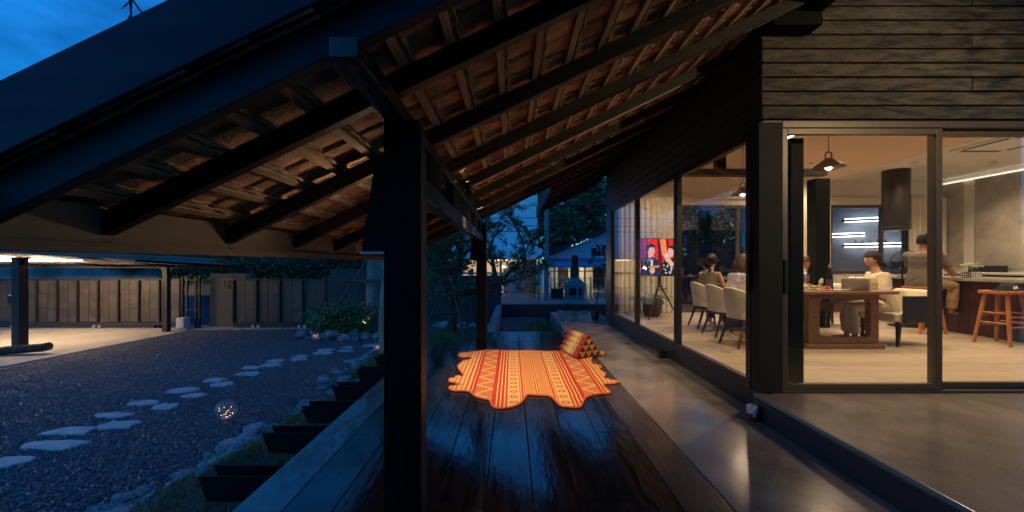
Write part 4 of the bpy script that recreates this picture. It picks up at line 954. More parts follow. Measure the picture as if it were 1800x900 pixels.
# television on a tripod
tv = thing("television", "lit television showing two singers on red curtains, on a wooden tripod", "television", (3.06, 8.05, FZ)); a = rad(16)
tx = Vector((math.cos(a), math.sin(a), 0)); tn = Vector((math.sin(a), -math.cos(a), 0)); tcn = Vector((3.08, 8.0, 1.475)); hw, hh = .50, .375
def tp(u, v, d=0): return tcn + tx * (u * hw) + Vector((0, 0, v * hh)) + tn * d
MB().ext([tp(-1.03, -1.04), tp(1.03, -1.04), tp(1.03, 1.04), tp(-1.03, 1.04)], tn * -.035).build("casing", m_black, tv, bevel=.004)
cols = [("screen_red", (.75, .015, .01), 1.1), ("screen_dark", (.16, .01, .02), .6), ("screen_navy", (.012, .02, .09), .8), ("screen_skin", (.8, .42, .34), 1.0), ("screen_hair", (.02, .012, .015), .5), ("screen_black", (.01, .01, .015), .5), ("screen_white", (.75, .78, .9), .9), ("screen_bright", (1, .16, .06), 1.5), ("screen_gold", (.7, .3, .08), .9), ("screen_purple", (.2, .02, .1), .8)]
tm = [emis(n_, c_, s_ * 1.1, (.01, .01, .01)) for n_, c_, s_ in cols]; mb = MB(); dep = [.0015]
def tvp(poly, m):
    dep[0] += .0004; mb.ext([tp(u, v, .001) for u, v in poly], tn * dep[0], m)
def tve(cx, cy, rx, ry, m, n=14): tvp([(cx + rx * math.cos(2 * math.pi * i / n), cy + ry * math.sin(2 * math.pi * i / n)) for i in range(n)], m)
tvp([(-1, -1), (1, -1), (1, 1), (-1, 1)], 0)
for u, w_, m_ in ((-.95, .13, 9), (-.72, .06, 1), (-.12, .10, 1), (.28, .07, 1), (.62, .08, 1), (.86, .07, 9)): tvp([(u - w_ * .5, 1), (u + w_, 1), (u + w_ + .12, -1), (u - w_ * .5 + .05, -1)], m_)
tvp([(-.06, 1), (.22, 1), (.30, .1), (.05, .1)], 7); tvp([(.72, .9), (.88, .9), (.66, -.9), (.55, -.9)], 7)
tvp([(-.98, -1), (-.05, -1), (-.12, -.2), (-.3, -.02), (-.72, .0), (-.98, -.12)], 2); tvp([(-.55, -.05), (-.36, -.05), (-.44, -.4)], 6); tvp([(-.62, -.02), (-.38, -.02), (-.40, .2), (-.60, .2)], 3)
tve(-.48, .36, .17, .29, 3); tvp([(-.68, .40), (-.70, .62), (-.52, .76), (-.32, .68), (-.29, .52), (-.42, .55), (-.58, .52), (-.62, .3)], 4)
tvp([(-.50, -.12), (-.40, -.12), (-.40, -.62), (-.50, -.62)], 6); tve(-.45, -.08, .07, .12, 2); tve(-.42, -.72, .12, .18, 3); tvp([(-.60, -.60), (-.10, -.56), (-.10, -.44), (-.60, -.48)], 8)
tvp([(-.02, -1), (.85, -1), (.92, -.35), (.70, -.02), (.30, -.05), (.08, -.3)], 5); R2 = random.Random(4)
for i in range(26): u = R2.uniform(.08, .82); v = R2.uniform(-.95, -.14); tve(u, v, .028, .045, 6, 6)
tve(.46, .28, .15, .28, 3); tvp([(.36, .52), (.46, .66), (.62, .60), (.70, .38), (.66, .08), (.58, .12), (.58, .40), (.48, .50)], 4); tvp([(.12, .08), (.30, .16), (.62, -.42), (.48, -.56), (.24, -.18)], 3); tve(.24, .12, .07, .09, 6)
mb.build("screen", tm, tv, fix=True)
MB().bar(tcn - tn * .05 + Vector((0, 0, .1)), tcn - tn * .05 + Vector((0, 0, -.62)), .05, .03, up=tn).build("spine", m_black, tv)
bb = tcn - tn * .05 + Vector((0, 0, -.55))
for q in (tx * .38 + tn * .12, tx * -.33 + tn * .1, tn * -.42): mb = MB(); mb.tube([bb, Vector((bb.x + q.x, bb.y + q.y, FZ + .002))], [.02, .014], 8); mb.build("leg", m_legwood, tv, smooth=True)
# monstera
t = thing("potted_monstera", "broad-leaved monstera in a woven basket pot behind the television tripod", "potted plant", (3.05, 8.42, FZ)); mb = MB(); mb.lathe([(.15, .0), (.19, .1), (.2, .28), (.185, .34), (.17, .34), (.17, .30)], 20, (3.05, 8.42, FZ + .001)); mb.build("basket", M("basket_weave", (.14, .10, .065), (.07, .05, .035), 60, (1, 1, 3), rough=.8, bump=.6, bsc=90), t, smooth=True)
for i in range(13):
    a = i * 2.4; el = R.uniform(.15, 1.1); ln = R.uniform(.22, .42); p = Vector((3.05, 8.42, .52)); d = Vector((math.cos(a) * math.cos(el), math.sin(a) * math.cos(el), math.sin(el))); q = p + d * ln; s = d.cross(Vector((0, 0, 1))).normalized(); dd = (d + Vector((0, 0, -.7))).normalized(); w_ = .10
    mb = MB(); mb.tube([p - Vector((0, 0, .06)), p + d * ln * .5 + Vector((0, 0, .02)), q], .006, 5); mb.build("stem", m_leafy[2], t)
    P = [q + s * u * w_ + dd * v * .24 for u, v in ((0, 0), (.6, -.1), (1, .25), (.65, .3), (.95, .55), (.55, .55), (.6, .85), (0, 1.05), (-.6, .85), (-.55, .55), (-.95, .55), (-.65, .3), (-1, .25), (-.6, -.1))]
    mb = MB(); mb.ext(P, (0, 0, .003)); mb.build("leaf", R.choice(m_leafy), t)
# things on the table
TZ = FZ + .7765
t = thing("fabric_basket", "round grey fabric basket on the near edge of the dining table", "basket", (4.72, 5.32, TZ)); mb = MB(); mb.lathe([(.135, .0), (.145, .01), (.148, .16), (.14, .16), (.137, .03)], 28, (4.72, 5.32, TZ + .001)); mb.build("body", M("grey_felt", (.36, .31, .26), (.30, .26, .22), 8, rough=.95, bump=.3, bsc=80), t, smooth=True)
for dx, dy in ((-.07, .0), (.0, .05), (.06, -.02), (.08, .05)): mb = MB(); mb.tube([(4.72 + dx - .03, 5.32 + dy, TZ + .165), (4.72 + dx + .03, 5.32 + dy, TZ + .172)], .02, 8); mb.build("bottle_cap", mw, t, smooth=True)
t = thing("wine_bottle", "dark wine bottle with a steel stopper standing on the table", "bottle", (4.45, 5.42, TZ)); mb = MB(); mb.lathe([(.038, 0), (.04, .005), (.04, .19), (.034, .215), (.016, .245), (.0145, .30), (.017, .303), (.017, .315)], 18, (4.45, 5.42, TZ + .001)); mb.build("body", M("bottle_glass", (.012, .01, .014), rough=.12), t, smooth=True)
mb = MB(); mb.lathe([(.0405, .05), (.0405, .15)], 18, (4.45, 5.42, TZ)); mb.build("label", M("bottle_label", (.07, .06, .08), rough=.6), t, smooth=True); mb = MB(); mb.lathe([(.018, .312), (.02, .33), (.012, .35), (.014, .365)], 12, (4.45, 5.42, TZ)); mb.bar((4.44, 5.42, TZ + .345), (4.49, 5.41, TZ + .335), .012); mb.build("stopper", m_steel, t, smooth=True)
m_wine = M("red_wine", (.09, .008, .012), rough=.1)
def wineglass(x, y, lab, fill=True):
    t = thing("wine_glass", lab, "wine glass", (x, y, TZ), "wine glasses on the dining table"); mb = MB(); mb.lathe([(.036, 0), (.034, .004), (.005, .01), (.004, .085), (.02, .098), (.042, .125), (.045, .155), (.033, .215), (.031, .215), (.042, .155), (.039, .128), (.002, .104)], 18, (x, y, TZ + .001)); mb.build("bowl", m_clear, t, smooth=True)
    if fill: mb = MB(); mb.lathe([(.006, .107), (.036, .127), (.039, .133)], 16, (x, y, TZ + .001)); mb.build("wine", m_wine, t, smooth=True)
wineglass(4.16, 5.55, "stemmed wine glass nearest the black column, before the woman with a pink hair tie"); wineglass(4.37, 5.75, "stemmed wine glass just behind the dark wine bottle"); wineglass(4.05, 6.2, "empty stemmed wine glass farther along the table", False)
t = thing("water_bottle", "small clear bottle with green label on the table beside the wine glass", "bottle", (4.04, 5.42, TZ)); mb = MB(); mb.lathe([(.028, 0), (.03, .004), (.03, .09), (.014, .12), (.013, .15)], 14, (4.04, 5.42, TZ + .001)); mb.build("body", M("green_bottle", (.22, .30, .16), rough=.25), t, smooth=True); mb = MB(); mb.lathe([(.0305, .02), (.0305, .07)], 14, (4.04, 5.42, TZ)); mb.build("label", mw, t, smooth=True)
m_food = [M("food_green", (.22, .30, .06), rough=.6), M("food_gold", (.62, .30, .06), rough=.6), M("food_brown", (.25, .10, .04), rough=.6), M("food_red", (.45, .08, .03), rough=.6)]
for i, (x, y, r_, k) in enumerate(((4.22, 5.40, .07, 0), (4.35, 5.33, .05, 3), (3.98, 5.62, .09, 1), (4.42, 5.24, .055, None), (4.56, 5.27, .045, None), (4.30, 6.3, .10, 1), (4.7, 6.1, .09, 2))):
    t = thing("plate", ["white plate of green leaves by the wine bottle", "small white dish with red sauce between bottle and glass", "white plate heaped with golden fried food by the column", "empty small white saucer nearest the table's near edge", "tiny white saucer beside the grey basket", "white plate of fried food in the table's middle", "white plate of brown meat before the woman in cream"][i], "plate", (x, y, TZ), "plates on the dining table")
    mb = MB(); mb.lathe([(r_ * .6, 0), (r_, .014), (r_ * .97, .017), (r_ * .6, .006)], 18, (x, y, TZ + .001)); mb.build("dish", mw, t, smooth=True)
    if k is not None:
        mb = MB()
        for j in range(14): q = R.uniform(0, r_ * .65); a = R.uniform(0, 6.28); s = R.uniform(.012, .022); mb.ball((x + q * math.cos(a), y + q * math.sin(a), TZ + .02 + R.uniform(0, .03)), (s, s * .8, s * .7), 6, 4)
        mb.build("food", m_food[k], t, smooth=True)
t = MB(); t.tube([(4.93, 5.18, TZ + .006), (4.98, 5.15, TZ + .03), (5.05, 5.16, TZ + .055), (5.11, 5.2, TZ + .04), (5.12, 5.24, TZ + .008), (5.05, 5.26, TZ + .006), (4.96, 5.2, TZ + .006), (4.9, 5.26, TZ + .006)], .005, 6)
tag(t.build("charging_cable", mw, smooth=True), "white cable looped on the table beside the grey basket", "cable")
# candle cup by the step, small black lamp, far pot
t = thing("ashtray_cup", "red and white cylindrical cup on the walkway against the step", "cup", (2.215 - .02, 3.36, 0)); x, y = 2.07, 3.33
mb = MB(); mb.lathe([(.043, .0), (.045, .003), (.045, .065)], 20, (x, y, 0.001)); mb.build("red_base", M("red_enamel", (.33, .02, .02), rough=.35), t, smooth=True); mb = MB(); mb.lathe([(.0445, .0655), (.045, .125), (.034, .127), (.032, .10)], 20, (x, y, 0.001)); mb.build("white_top", M("cup_white", (.62, .58, .52), rough=.5), t, smooth=True)
mb = MB(); mb.ball((x - .01, y - .0435, .055), (.013, .004, .016), 8, 6); mb.build("emblem", mw, t)
t = thing("floor_lamp_box", "small black floor light against the base of the glass wall", "lamp", (2.14, 5.55, 0)); MB().box(2.10, 2.20, 5.5, 5.6, 0.0, .10).build("body", m_black, t, bevel=.006); MB().box(2.11, 2.19, 5.496, 5.4995, .02, .08).build("face", m_framedark, t)
t = thing("walkway_pot", "dark clay pot with a dry stick at the far end of the walkway", "pot", (2.0, 9.3, 0)); mb = MB(); mb.lathe([(.07, 0), (.10, .05), (.105, .14), (.085, .19), (.09, .205), (.075, .205), (.07, .12)], 18, (2.0, 9.3, .001)); mb.build("body", M("brown_glaze", (.06, .035, .025), rough=.35), t, smooth=True); mb = MB(); mb.tube([(2.0, 9.3, .14), (2.06, 9.32, .55), (2.11, 9.35, .82)], [.02, .016, .01], 7); mb.build("stick", m_pole, t, smooth=True)

# ================================================================== PEOPLE (built facing +y, floor at z 0)
m_lip = M("lips", (.42, .12, .10), rough=.4); m_eye = M("eye_dark", (.02, .015, .012), rough=.2)
def lerp(a, b, t): return Vector(a) * (1 - t) + Vector(b) * t
def remesh(o, vox, disp=0):
    r = o.modifiers.new("join", 'REMESH'); r.mode = 'VOXEL'; r.voxel_size = vox; r.use_smooth_shade = True
    s = o.modifiers.new("smooth", 'SMOOTH'); s.iterations = 4; s.factor = .5
    if disp:
        tx_ = bpy.data.textures.new("folds", 'CLOUDS'); tx_.noise_scale = .07; d = o.modifiers.new("folds", 'DISPLACE'); d.texture = tx_; d.strength = disp; d.mid_level = .5
def hand(mb, wrist, d, side, curl=.35, up=(0, 0, 1)):
    d = Vector(d).normalized(); w = Vector(wrist); u = Vector(up); s = d.cross(u)
    s = s.normalized() if s.length > .1 else Vector((1, 0, 0)); u = s.cross(d).normalized()
    mb.tube([w - d * .02, w + d * .03, w + d * .085], [.026, .036, .036], 10, ell=.5, ref=s)
    for k, ln in enumerate((.068, .078, .072, .055)):
        b = w + d * .08 + s * (.027 - .018 * k); a1 = (d - u * curl * .5).normalized(); a2 = (d - u * curl * 1.6).normalized()
        mb.tube([b - d * .02, b + a1 * ln * .5, b + a1 * ln * .5 + a2 * ln * .5], [.0095, .009, .0075], 7)
    t0 = w + d * .025 + s * side * .03; td = (d * .7 + s * side * .8 - u * .25).normalized()
    mb.tube([t0 - td * .015, t0 + td * .035, t0 + (td + d * .35).normalized() * .066], [.013, .011, .009], 7)
def person(label, loc, rz, skin, shirt, pants, hair, hh=.47, lean=10, w=1.0, look=(0, 0, 0), arms=None, knees=None, feet=None, sleeve=.55, hairkind="bun", barefoot=False, twist=0):
    t = thing("person", label, "person", (0, 0, 0)); t.location = loc; t.rotation_euler = (0, 0, rz)
    tl = rad(lean); up = Vector((0, math.sin(tl), math.cos(tl))); hip = Vector((0, 0, hh + .09)); X = Vector((1, 0, 0))
    P = lambda k: hip + up * k
    neck = P(.47); headc = neck + up * .07 + Vector((0, .035, .115)); HR = Euler((rad(look[0]), rad(look[1]), rad(look[2])), 'XYZ').to_matrix()
    body = MB()
    tors = [(-.10, .135, .72), (-.02, .165, .74), (.08, .155, .72), (.19, .132, .72), (.31, .148, .70), (.40, .150, .62), (.445, .115, .6), (.47, .06, .85), (.52, .05, 1), (.57, .05, 1)]
    body.tube([P(k) + (Vector((0, .012, 0)) if k > .5 else Vector()) for k, _, _ in tors], [r * w for _, r, _ in tors], 18, ell=[e for _, _, e in tors], ref=X)
    def hf(p):
        x, y, z = p
        if z < -.1: x *= 1 - .32 * (-z - .1); y = y * (1 - .16 * (-z - .1)) + .1 * (-z)
        if y < 0: y *= 1.05
        return Vector((x, y, z))
    body.ball(headc, (.074, .094, .115), 18, 14, rot=HR, fn=hf)
    H = lambda x, y, z: headc + HR @ Vector((x, y, z))
    body.tube([H(0, .082, .018), H(0, .108, -.022), H(0, .088, -.032)], [.008, .0135, .009], 8)
    body.tube([H(0, .086, -.058), H(0, .092, -.066), H(0, .086, -.075)], [.018, .017, .014], 8, ell=.5)
    for s in (-1, 1): body.ball(H(s * .076, -.008, -.008), (.009, .019, .03), 8, 6, rot=HR)
    sh = {}; arms = arms or {}
    for s in (-1, 1):
        S_ = P(.415) + X * s * .168 * w; el, wr = arms.get(s, (S_ + Vector((s * .06, .10, -.26)), S_ + Vector((s * -.02, .33, -.30))))
        el = Vector(el); wr = Vector(wr); sh[s] = (S_, el, wr)
        body.tube([P(.40) + X * s * .09, S_, lerp(S_, el, .3), lerp(S_, el, .7), el, lerp(el, wr, .25), lerp(el, wr, .75), wr], [.055, .056 * w, .048 * w, .042 * w, .038 * w, .04 * w, .031, .025], 12)
        hand(body, wr, wr - el, -s)
    kn = knees or {s: (s * .12, .43, hh + .04) for s in (-1, 1)}; ft = feet or {s: (s * .13, .40, .08) for s in (-1, 1)}
    for s in (-1, 1):
        h0 = Vector((s * .09, 0, hh + .06)); k = Vector(kn[s]); f = Vector(ft[s]); fd = Vector((s * .12, 1, 0)).normalized()
        body.tube([h0, lerp(h0, k, .5), k, lerp(k, f, .3), lerp(k, f, .75), f], [.088, .075, .056, .056, .042, .036], 12)
        body.tube([f + Vector((0, -.03, -.02)), f + fd * .05 + Vector((0, 0, -.035)), f + fd * .13 + Vector((0, 0, -.05)), f + fd * .175 + Vector((0, 0, -.055))], [.034, .036, .042, .034], 10, ell=.6)
        for k_ in range(5): q = f + fd * .16 + Vector((0, 0, -.057)) + X * (.028 - .014 * k_) * -s; body.tube([q, q + fd * (.05 - .006 * k_)], [.0105, .009 - .0006 * k_], 7)
    bo = body.build("body", skin, t, smooth=True, local=True, fix=False); remesh(bo, .0062)
    # clothes
    c = MB(); top_k = .435 if sleeve >= 0 else .36
    ct = [(k, r, e) for k, r, e in tors if -.05 < k <= .45]
    c.tube([P(-.115), P(-.03)] + [P(k) for k, _, _ in ct[1:]] + ([P(.462)] if sleeve >= 0 else []), [.182 * w, .183 * w] + [r * w + .014 for _, r, _ in ct[1:]] + ([.085 * w] if sleeve >= 0 else []), 18, ell=.74, ref=X)
    for s in (-1, 1):
        S_, el, wr = sh[s]
        if sleeve > 0: c.tube([P(.40) + X * s * .08, S_ + Vector((0, 0, .004)), lerp(S_, el, sleeve * .6), lerp(S_, el, sleeve)], [.07, .072 * w, .064 * w, .062 * w], 12)
        else: c.tube([P(.36) + X * s * .09 + up * 0, P(.452) + X * s * .088, P(.37) + X * s * .085 - Vector((0, .06, 0))], [.02, .02, .02], 8); c.tube([P(.452) + X * s * .088, P(.36) + X * s * .085 + Vector((0, .085, 0))], .02, 8)
    co = c.build("shirt" if sleeve >= 0 else "tank_top", shirt, t, smooth=True, local=True, fix=False); remesh(co, .010, .018)
    c = MB(); c.tube([P(-.11), P(-.05), P(.03)], [.15 * w, .168 * w, .155 * w], 16, ell=.78, ref=X)
    for s in (-1, 1):
        h0 = Vector((s * .09, 0, hh + .06)); k = Vector(kn[s]); f = Vector(ft[s]); c.tube([h0, lerp(h0, k, .5), k, lerp(k, f, .4), lerp(k, f, .9)], [.10, .088, .074, .072, .066], 12)
    co = c.build("trousers", pants, t, smooth=True, local=True, fix=False); remesh(co, .011, .014)
    # hair
    hb = MB()
    def cap(p):
        x, y, z = p; front = y > .42 and z < .30; side_ = abs(x) > .5 and y > .18 and z < -.12; low = z < -.62
        k = 1.0 if not (front or side_ or low) else .80
        return Vector((x * k, y * k, z * k if z < 0 else z * (1.0 if k == 1 else .92)))
    hb.ball(headc + HR @ Vector((0, -.008, .012)), (.091, .112, .128), 22, 18, rot=HR, fn=cap)
    if hairkind in ("pony", "both"): hb.tube([H(0, -.09, .02), H(0, -.125, .0), H(0, -.14, -.06), H(0, -.125, -.13), H(0, -.11, -.17)], [.028, .036, .04, .03, .008], 12)
    if hairkind == "lowpony": hb.tube([H(0, -.085, -.05), H(0, -.12, -.07), H(0, -.16, -.10), H(0, -.185, -.13)], [.032, .04, .038, .012], 12)
    if hairkind == "braid":
        hb.ball(H(0, -.085, .03), (.055, .04, .05), 12, 8)
        for i in range(9): q = H(.012 * (-1) ** i, -.105 - .004 * i, -.02 - .038 * i); hb.ball(q, (.03 - .0015 * i, .024, .028), 9, 6)
    if hairkind == "bob":
        for a in range(-100, 101, 14):
            x = math.sin(rad(a)) * .084; y = -math.cos(rad(a)) * .098; hb.tube([H(x, y, .05), H(x * 1.1, y * 1.08, -.05), H(x * 1.15, y * 1.1, -.13), H(x * 1.05, y * .98, -.165)], [.022, .028, .026, .012], 8)
    if hairkind == "curly":
        for i in range(26): a = R.uniform(0, 6.28); q = H(.045 * math.cos(a) + R.gauss(0, .012), -.12 + R.gauss(0, .02), -.01 + .06 * math.sin(a) + R.gauss(0, .015)); hb.ball(q, R.uniform(.014, .024), 8, 6)
    hb.build("hair", hair, t, smooth=True, local=True, fix=False)
    for s in (-1, 1):
        e = MB(); e.ball(H(s * .031, .087, .008), (.013, .008, .006), 8, 6, rot=HR); e.build("eye", m_eye, t, smooth=True, local=True)
        e = MB(); e.tube([H(s * .016, .094, .032), H(s * .034, .091, .037), H(s * .052, .078, .030)], [.003, .004, .002], 6); e.build("eyebrow", hair, t, smooth=True, local=True)
    e = MB(); e.tube([H(-.022, .090, -.056), H(0, .102, -.054), H(.022, .090, -.056)], [.002, .007, .002], 8); e.build("lips", m_lip, t, smooth=True, local=True)
    return t, H
m_olive = M("olive_cloth", (.17, .16, .09), rough=.9); m_lav = M("lavender_cloth", (.56, .50, .58), rough=.9); m_wh = M("white_cloth", (.66, .62, .54), rough=.9)
m_bluegrey = M("blue_grey_cloth", (.50, .53, .60), rough=.9); m_creamc = M("cream_cloth", (.70, .60, .42), rough=.9); m_greyc = M("grey_cloth", (.17, .135, .11), rough=.92); m_khaki = M("khaki_cloth", (.46, .29, .13), rough=.9)
m_jean = M("dark_trousers", (.05, .05, .07), rough=.9)
person("person with dark braid and olive tank top, seen from behind on the far chair", (3.50, 6.96, FZ), rad(-52), m_skin, m_olive, m_jean, m_hair, lean=18, w=.92, sleeve=-1, hairkind="braid", look=(-8, 0, 10))
person("person with bobbed brown hair and pale lavender shirt leaning on the table", (3.48, 6.2, FZ), rad(-80), m_skin, m_lav, m_jean, m_hairbr, lean=24, w=.92, sleeve=.6, hairkind="bob", look=(-18, 8, 12))
person("person in a white tank top with bare arm, half hidden by the corner post", (3.21, 5.42, FZ), rad(-82), m_skin, m_wh, m_jean, m_hair, lean=32, w=.98, sleeve=-1, hairkind="bob", look=(-10, 0, 0))
t, H = person("person with curly ponytail and pink hair tie, bending over the table's far side", (5.70, 7.15, FZ), rad(100), m_skin, m_bluegrey, m_jean, m_hairbr, lean=26, w=.9, sleeve=.55, hairkind="curly", look=(-20, 0, 0))
mb = MB(); mb.tube([H(.045 * math.cos(a * .7), -.095, .0 + .045 * math.sin(a * .7)) for a in range(10)], .008, 6); mb.build("hair_tie", M("pink_elastic", (.75, .08, .22), rough=.7), t, smooth=True, local=True)
person("person in cream T-shirt with black ponytail, in profile at the table's near end", (5.42, 5.62, FZ), rad(70), m_skin, m_creamc, m_creamc, m_hair, lean=12, w=1.06, sleeve=.62, hairkind="lowpony", look=(-5, 0, 16),
       arms={1: ((.22, .20, .66), (.10, .40, .80)), -1: ((-.25, .12, .64), (-.12, .36, .80))})
person("person from behind in grey T-shirt and khaki trousers, barefoot on a bar stool", (6.84, 6.46, FZ), rad(-78), m_skin2, m_greyc, m_khaki, m_hair, hh=.775, lean=3, w=1.18, sleeve=.6, hairkind="short", look=(-14, 0, 0), barefoot=True,
       arms={1: ((.27, .24, .98), (.10, .52, .98)), -1: ((-.27, .24, .98), (-.08, .50, .98))}, knees={1: (.15, .46, .78), -1: (-.17, .50, .76)}, feet={1: (.13, .44, .36), -1: (-.19, .56, .33)})

# ================================================================== YARD: carport, gates, walls
cp_ = thing("carport", "low steel carport with a bright tube lamp over the concrete slab", "carport", (-12, 10.5, -.83)); GZ = -.82
def hexa(b, th): 
    mb = MB(); v = [Vector(p) for p in b] + [Vector(p) + Vector((0, 0, th)) for p in b]
    return mb.add(v, [(3, 2, 1, 0), (4, 5, 6, 7), (0, 1, 5, 4), (1, 2, 6, 5), (2, 3, 7, 6), (3, 0, 4, 7)])
m_under = M("carport_sheet", (.52, .47, .40), rough=.6); m_blueroof = M("blue_grey_sheet", (.13, .14, .17), rough=.45)
hexa([(-18, 8.6, 2.0), (-7.25, 9.4, 1.40), (-9.2, 12.75, 1.29), (-18, 12.75, 1.34)], .02).build("ceiling_sheet", m_under, cp_)
hexa([(-18.2, 8.4, 2.035), (-7.1, 9.3, 1.425), (-9.1, 12.9, 1.315), (-18.2, 12.9, 1.365)], .03).build("roof_sheet", m_blueroof, cp_)
MB().bar((-18, 8.62, 1.965), (-7.3, 9.42, 1.365), .05, .06).build("edge_beam", m_blueroof, cp_); MB().bar((-18, 12.7, 1.27), (-9.3, 12.7, 1.23), .06, .09).build("edge_beam", m_gateframe, cp_)
for x, y in ((-8.6, 9.75), (-10.4, 10.2), (-12.6, 10.0), (-14.6, 10.4)): MB().bar((x, y - .9, 1.94 - (x + 18) * .056), (x - .6, 12.6, 1.26), .05, .06).build("purlin", m_gateframe, cp_)
for x, y, w_, zt in ((-11.98, 9.42, .19, 1.50), (-10.98, 12.3, .15, 1.24)):
    MB().box(x - w_ / 2, x + w_ / 2, y - w_ / 2, y + w_ / 2, GZ - .01, zt).build("post", m_gateframe, cp_, bevel=.006)
    for s in (-1, 1): MB().ext([(x + s * w_ * .5, y - .02, zt - .001), (x + s * (w_ * .5 + .16), y - .02, zt - .001), (x + s * w_ * .5, y - .02, zt - .2)], (0, .04, 0)).build("corner_brace", m_gateframe, cp_)
MB().box(-12.22, -12.08, 9.36, 9.48, .38, .58).build("switch_box", m_black, cp_, bevel=.006)
t = thing("tube_lamp", "long bright tube lamp under the carport roof", "lamp", (-12.8, 10.5, 1.42)); mb = MB(); mb.tube([(-15.2, 10.5, 1.455), (-11.68, 10.5, 1.435)], .028, 10); mb.build("tube", emis("tube_white", (1.0, .70, .40), 180), t, smooth=True); MB().bar((-15.2, 10.5, 1.51), (-11.68, 10.5, 1.475), .06, .03).build("batten", m_steel, t)
t = thing("log", "rough cut log lying on the slab edge at the carport post", "log", (-11.7, 9.0, GZ)); mb = MB(); P = [Vector((-12.12, 9.13, GZ + .10)).lerp(Vector((-11.15, 9.33, GZ + .17)), k / 6) + Vector((0, R.gauss(0, .015), R.gauss(0, .012))) for k in range(7)]; mb.tube(P, [.092, .098, .095, .10, .096, .099, .095], 12); mb.build("trunk", m_bark, t, smooth=True); mb = MB(); mb.tube([P[-1], P[-1] + Vector((.004, .001, 0))], .088, 12); mb.build("cut_face", m_pole, t)
def gate(x0, x1, label, y=13.0, n=None, bay=.72, z0=-.70, z1=.83):
    t = thing("sliding_gate", label, "gate", ((x0 + x1) / 2, y, GZ)); n = round((x1 - x0) / bay); w = (x1 - x0) / n
    MB().box(x0, x1, y - .03, y + .03, z1 - .05, z1).build("top_rail", m_gateframe, t); MB().box(x0, x1, y - .035, y + .035, z0 - .085, z0 + .08).build("bottom_rail", m_gateframe, t)
    for i in range(n + 1): MB().box(x0 + i * w - .028, x0 + i * w + .028, y - .06, y + .02, z0 + .081, z1 - .051).build("upright", m_gateframe, t)
    for i in range(n):
        a = x0 + i * w + .03; b = x0 + (i + 1) * w - .03; zz = [z0 + .082, z0 + .53, z0 + 1.02, z1 - .052]; mid = (a + b) / 2
        for k in range(3):
            for p, q in ((a, mid), (mid, b)): d = R.uniform(-.003, .003); MB().box(p + .007, q - .007, y + .004 + d, y + .016 + d, zz[k] + .007, zz[k + 1] - .007).build("panel", m_gatepanel, t)
        MB().box(a, b, y + .017, y + .02, zz[0], zz[3]).build("backing", m_black, t)
    for i in ((1, n - 1) if n < 6 else (2, 6, 9, n - 1)):
        for s in (-.09, .09): mb = MB(); mb.tube([(x0 + i * w + s, y - .075, GZ + .06), (x0 + i * w + s, y - .045, GZ + .06)], .055, 12); mb.tube([(x0 + i * w + s, y - .078, GZ + .06), (x0 + i * w + s, y - .042, GZ + .06)], .02, 8); mb.build("wheel", m_steel, t, smooth=True)
    return t
gate(-18.0, -11.15, "long panelled sliding gate behind the carport posts"); gate(-9.35, -6.25, "shorter panelled sliding gate beside the bushy shrub")
t = thing("gate_post", "steel guide posts and rails at the end of the long gate", "gate post", (-10.9, 13, GZ))
for x in (-11.08, -10.92, -10.62, -10.5): MB().box(x - .025, x + .025, 12.97, 13.03, GZ, .9).build("upright", m_gateframe, t)
for z in (-.2, .3, .78): MB().box(-10.94, -10.48, 12.935, 12.965, z, z + .03).build("rail", m_gateframe, t)
t = thing("gate_motor", "pale grey gate motor box on the slab at the gate posts", "gate motor", (-10.75, 12.8, GZ)); MB().box(-11.0, -10.72, 12.65, 12.9, GZ + .05, GZ + .38).build("body", M("pale_plastic", (.5, .5, .5), rough=.5), t, bevel=.02); MB().box(-11.2, -10.6, 12.6, 12.93, GZ - .005, GZ + .049).build("base", m_concrete, t)
tag(MB().box(-10.35, -9.1, 13.25, 13.5, -1.0, 1.0).build("gate_pier", M("brown_render", (.10, .085, .07), (.14, .12, .10), 2, rough=.8), bevel=.01), "broad dark rendered pier between the two sliding gates", "wall")
t = thing("gate_latch", "bent steel guide arm fixed on the pier beside the shorter gate", "bracket", (-9.5, 13.1, .6)); MB().bar((-9.85, 13.14, .80), (-9.3, 13.1, .80), .05).bar((-9.8, 13.14, .80), (-9.78, 13.14, .55), .04).bar((-9.78, 13.14, .55), (-9.42, 13.12, .38), .04).build("arm", M("painted_arm", (.14, .12, .10), rough=.6), t)
tag(MB().box(-6.2, -4.2, 13.2, 13.4, -1.0, 1.15).build("dark_wall", m_darkwall), "plain dark wall panel behind the wooden tree stakes", "wall")
tag(MB().box(-30, -3.0, 16.5, 16.75, -1.0, 1.33).build("stained_wall", m_oldwall), "old stained concrete wall rising behind the sliding gates", "wall")

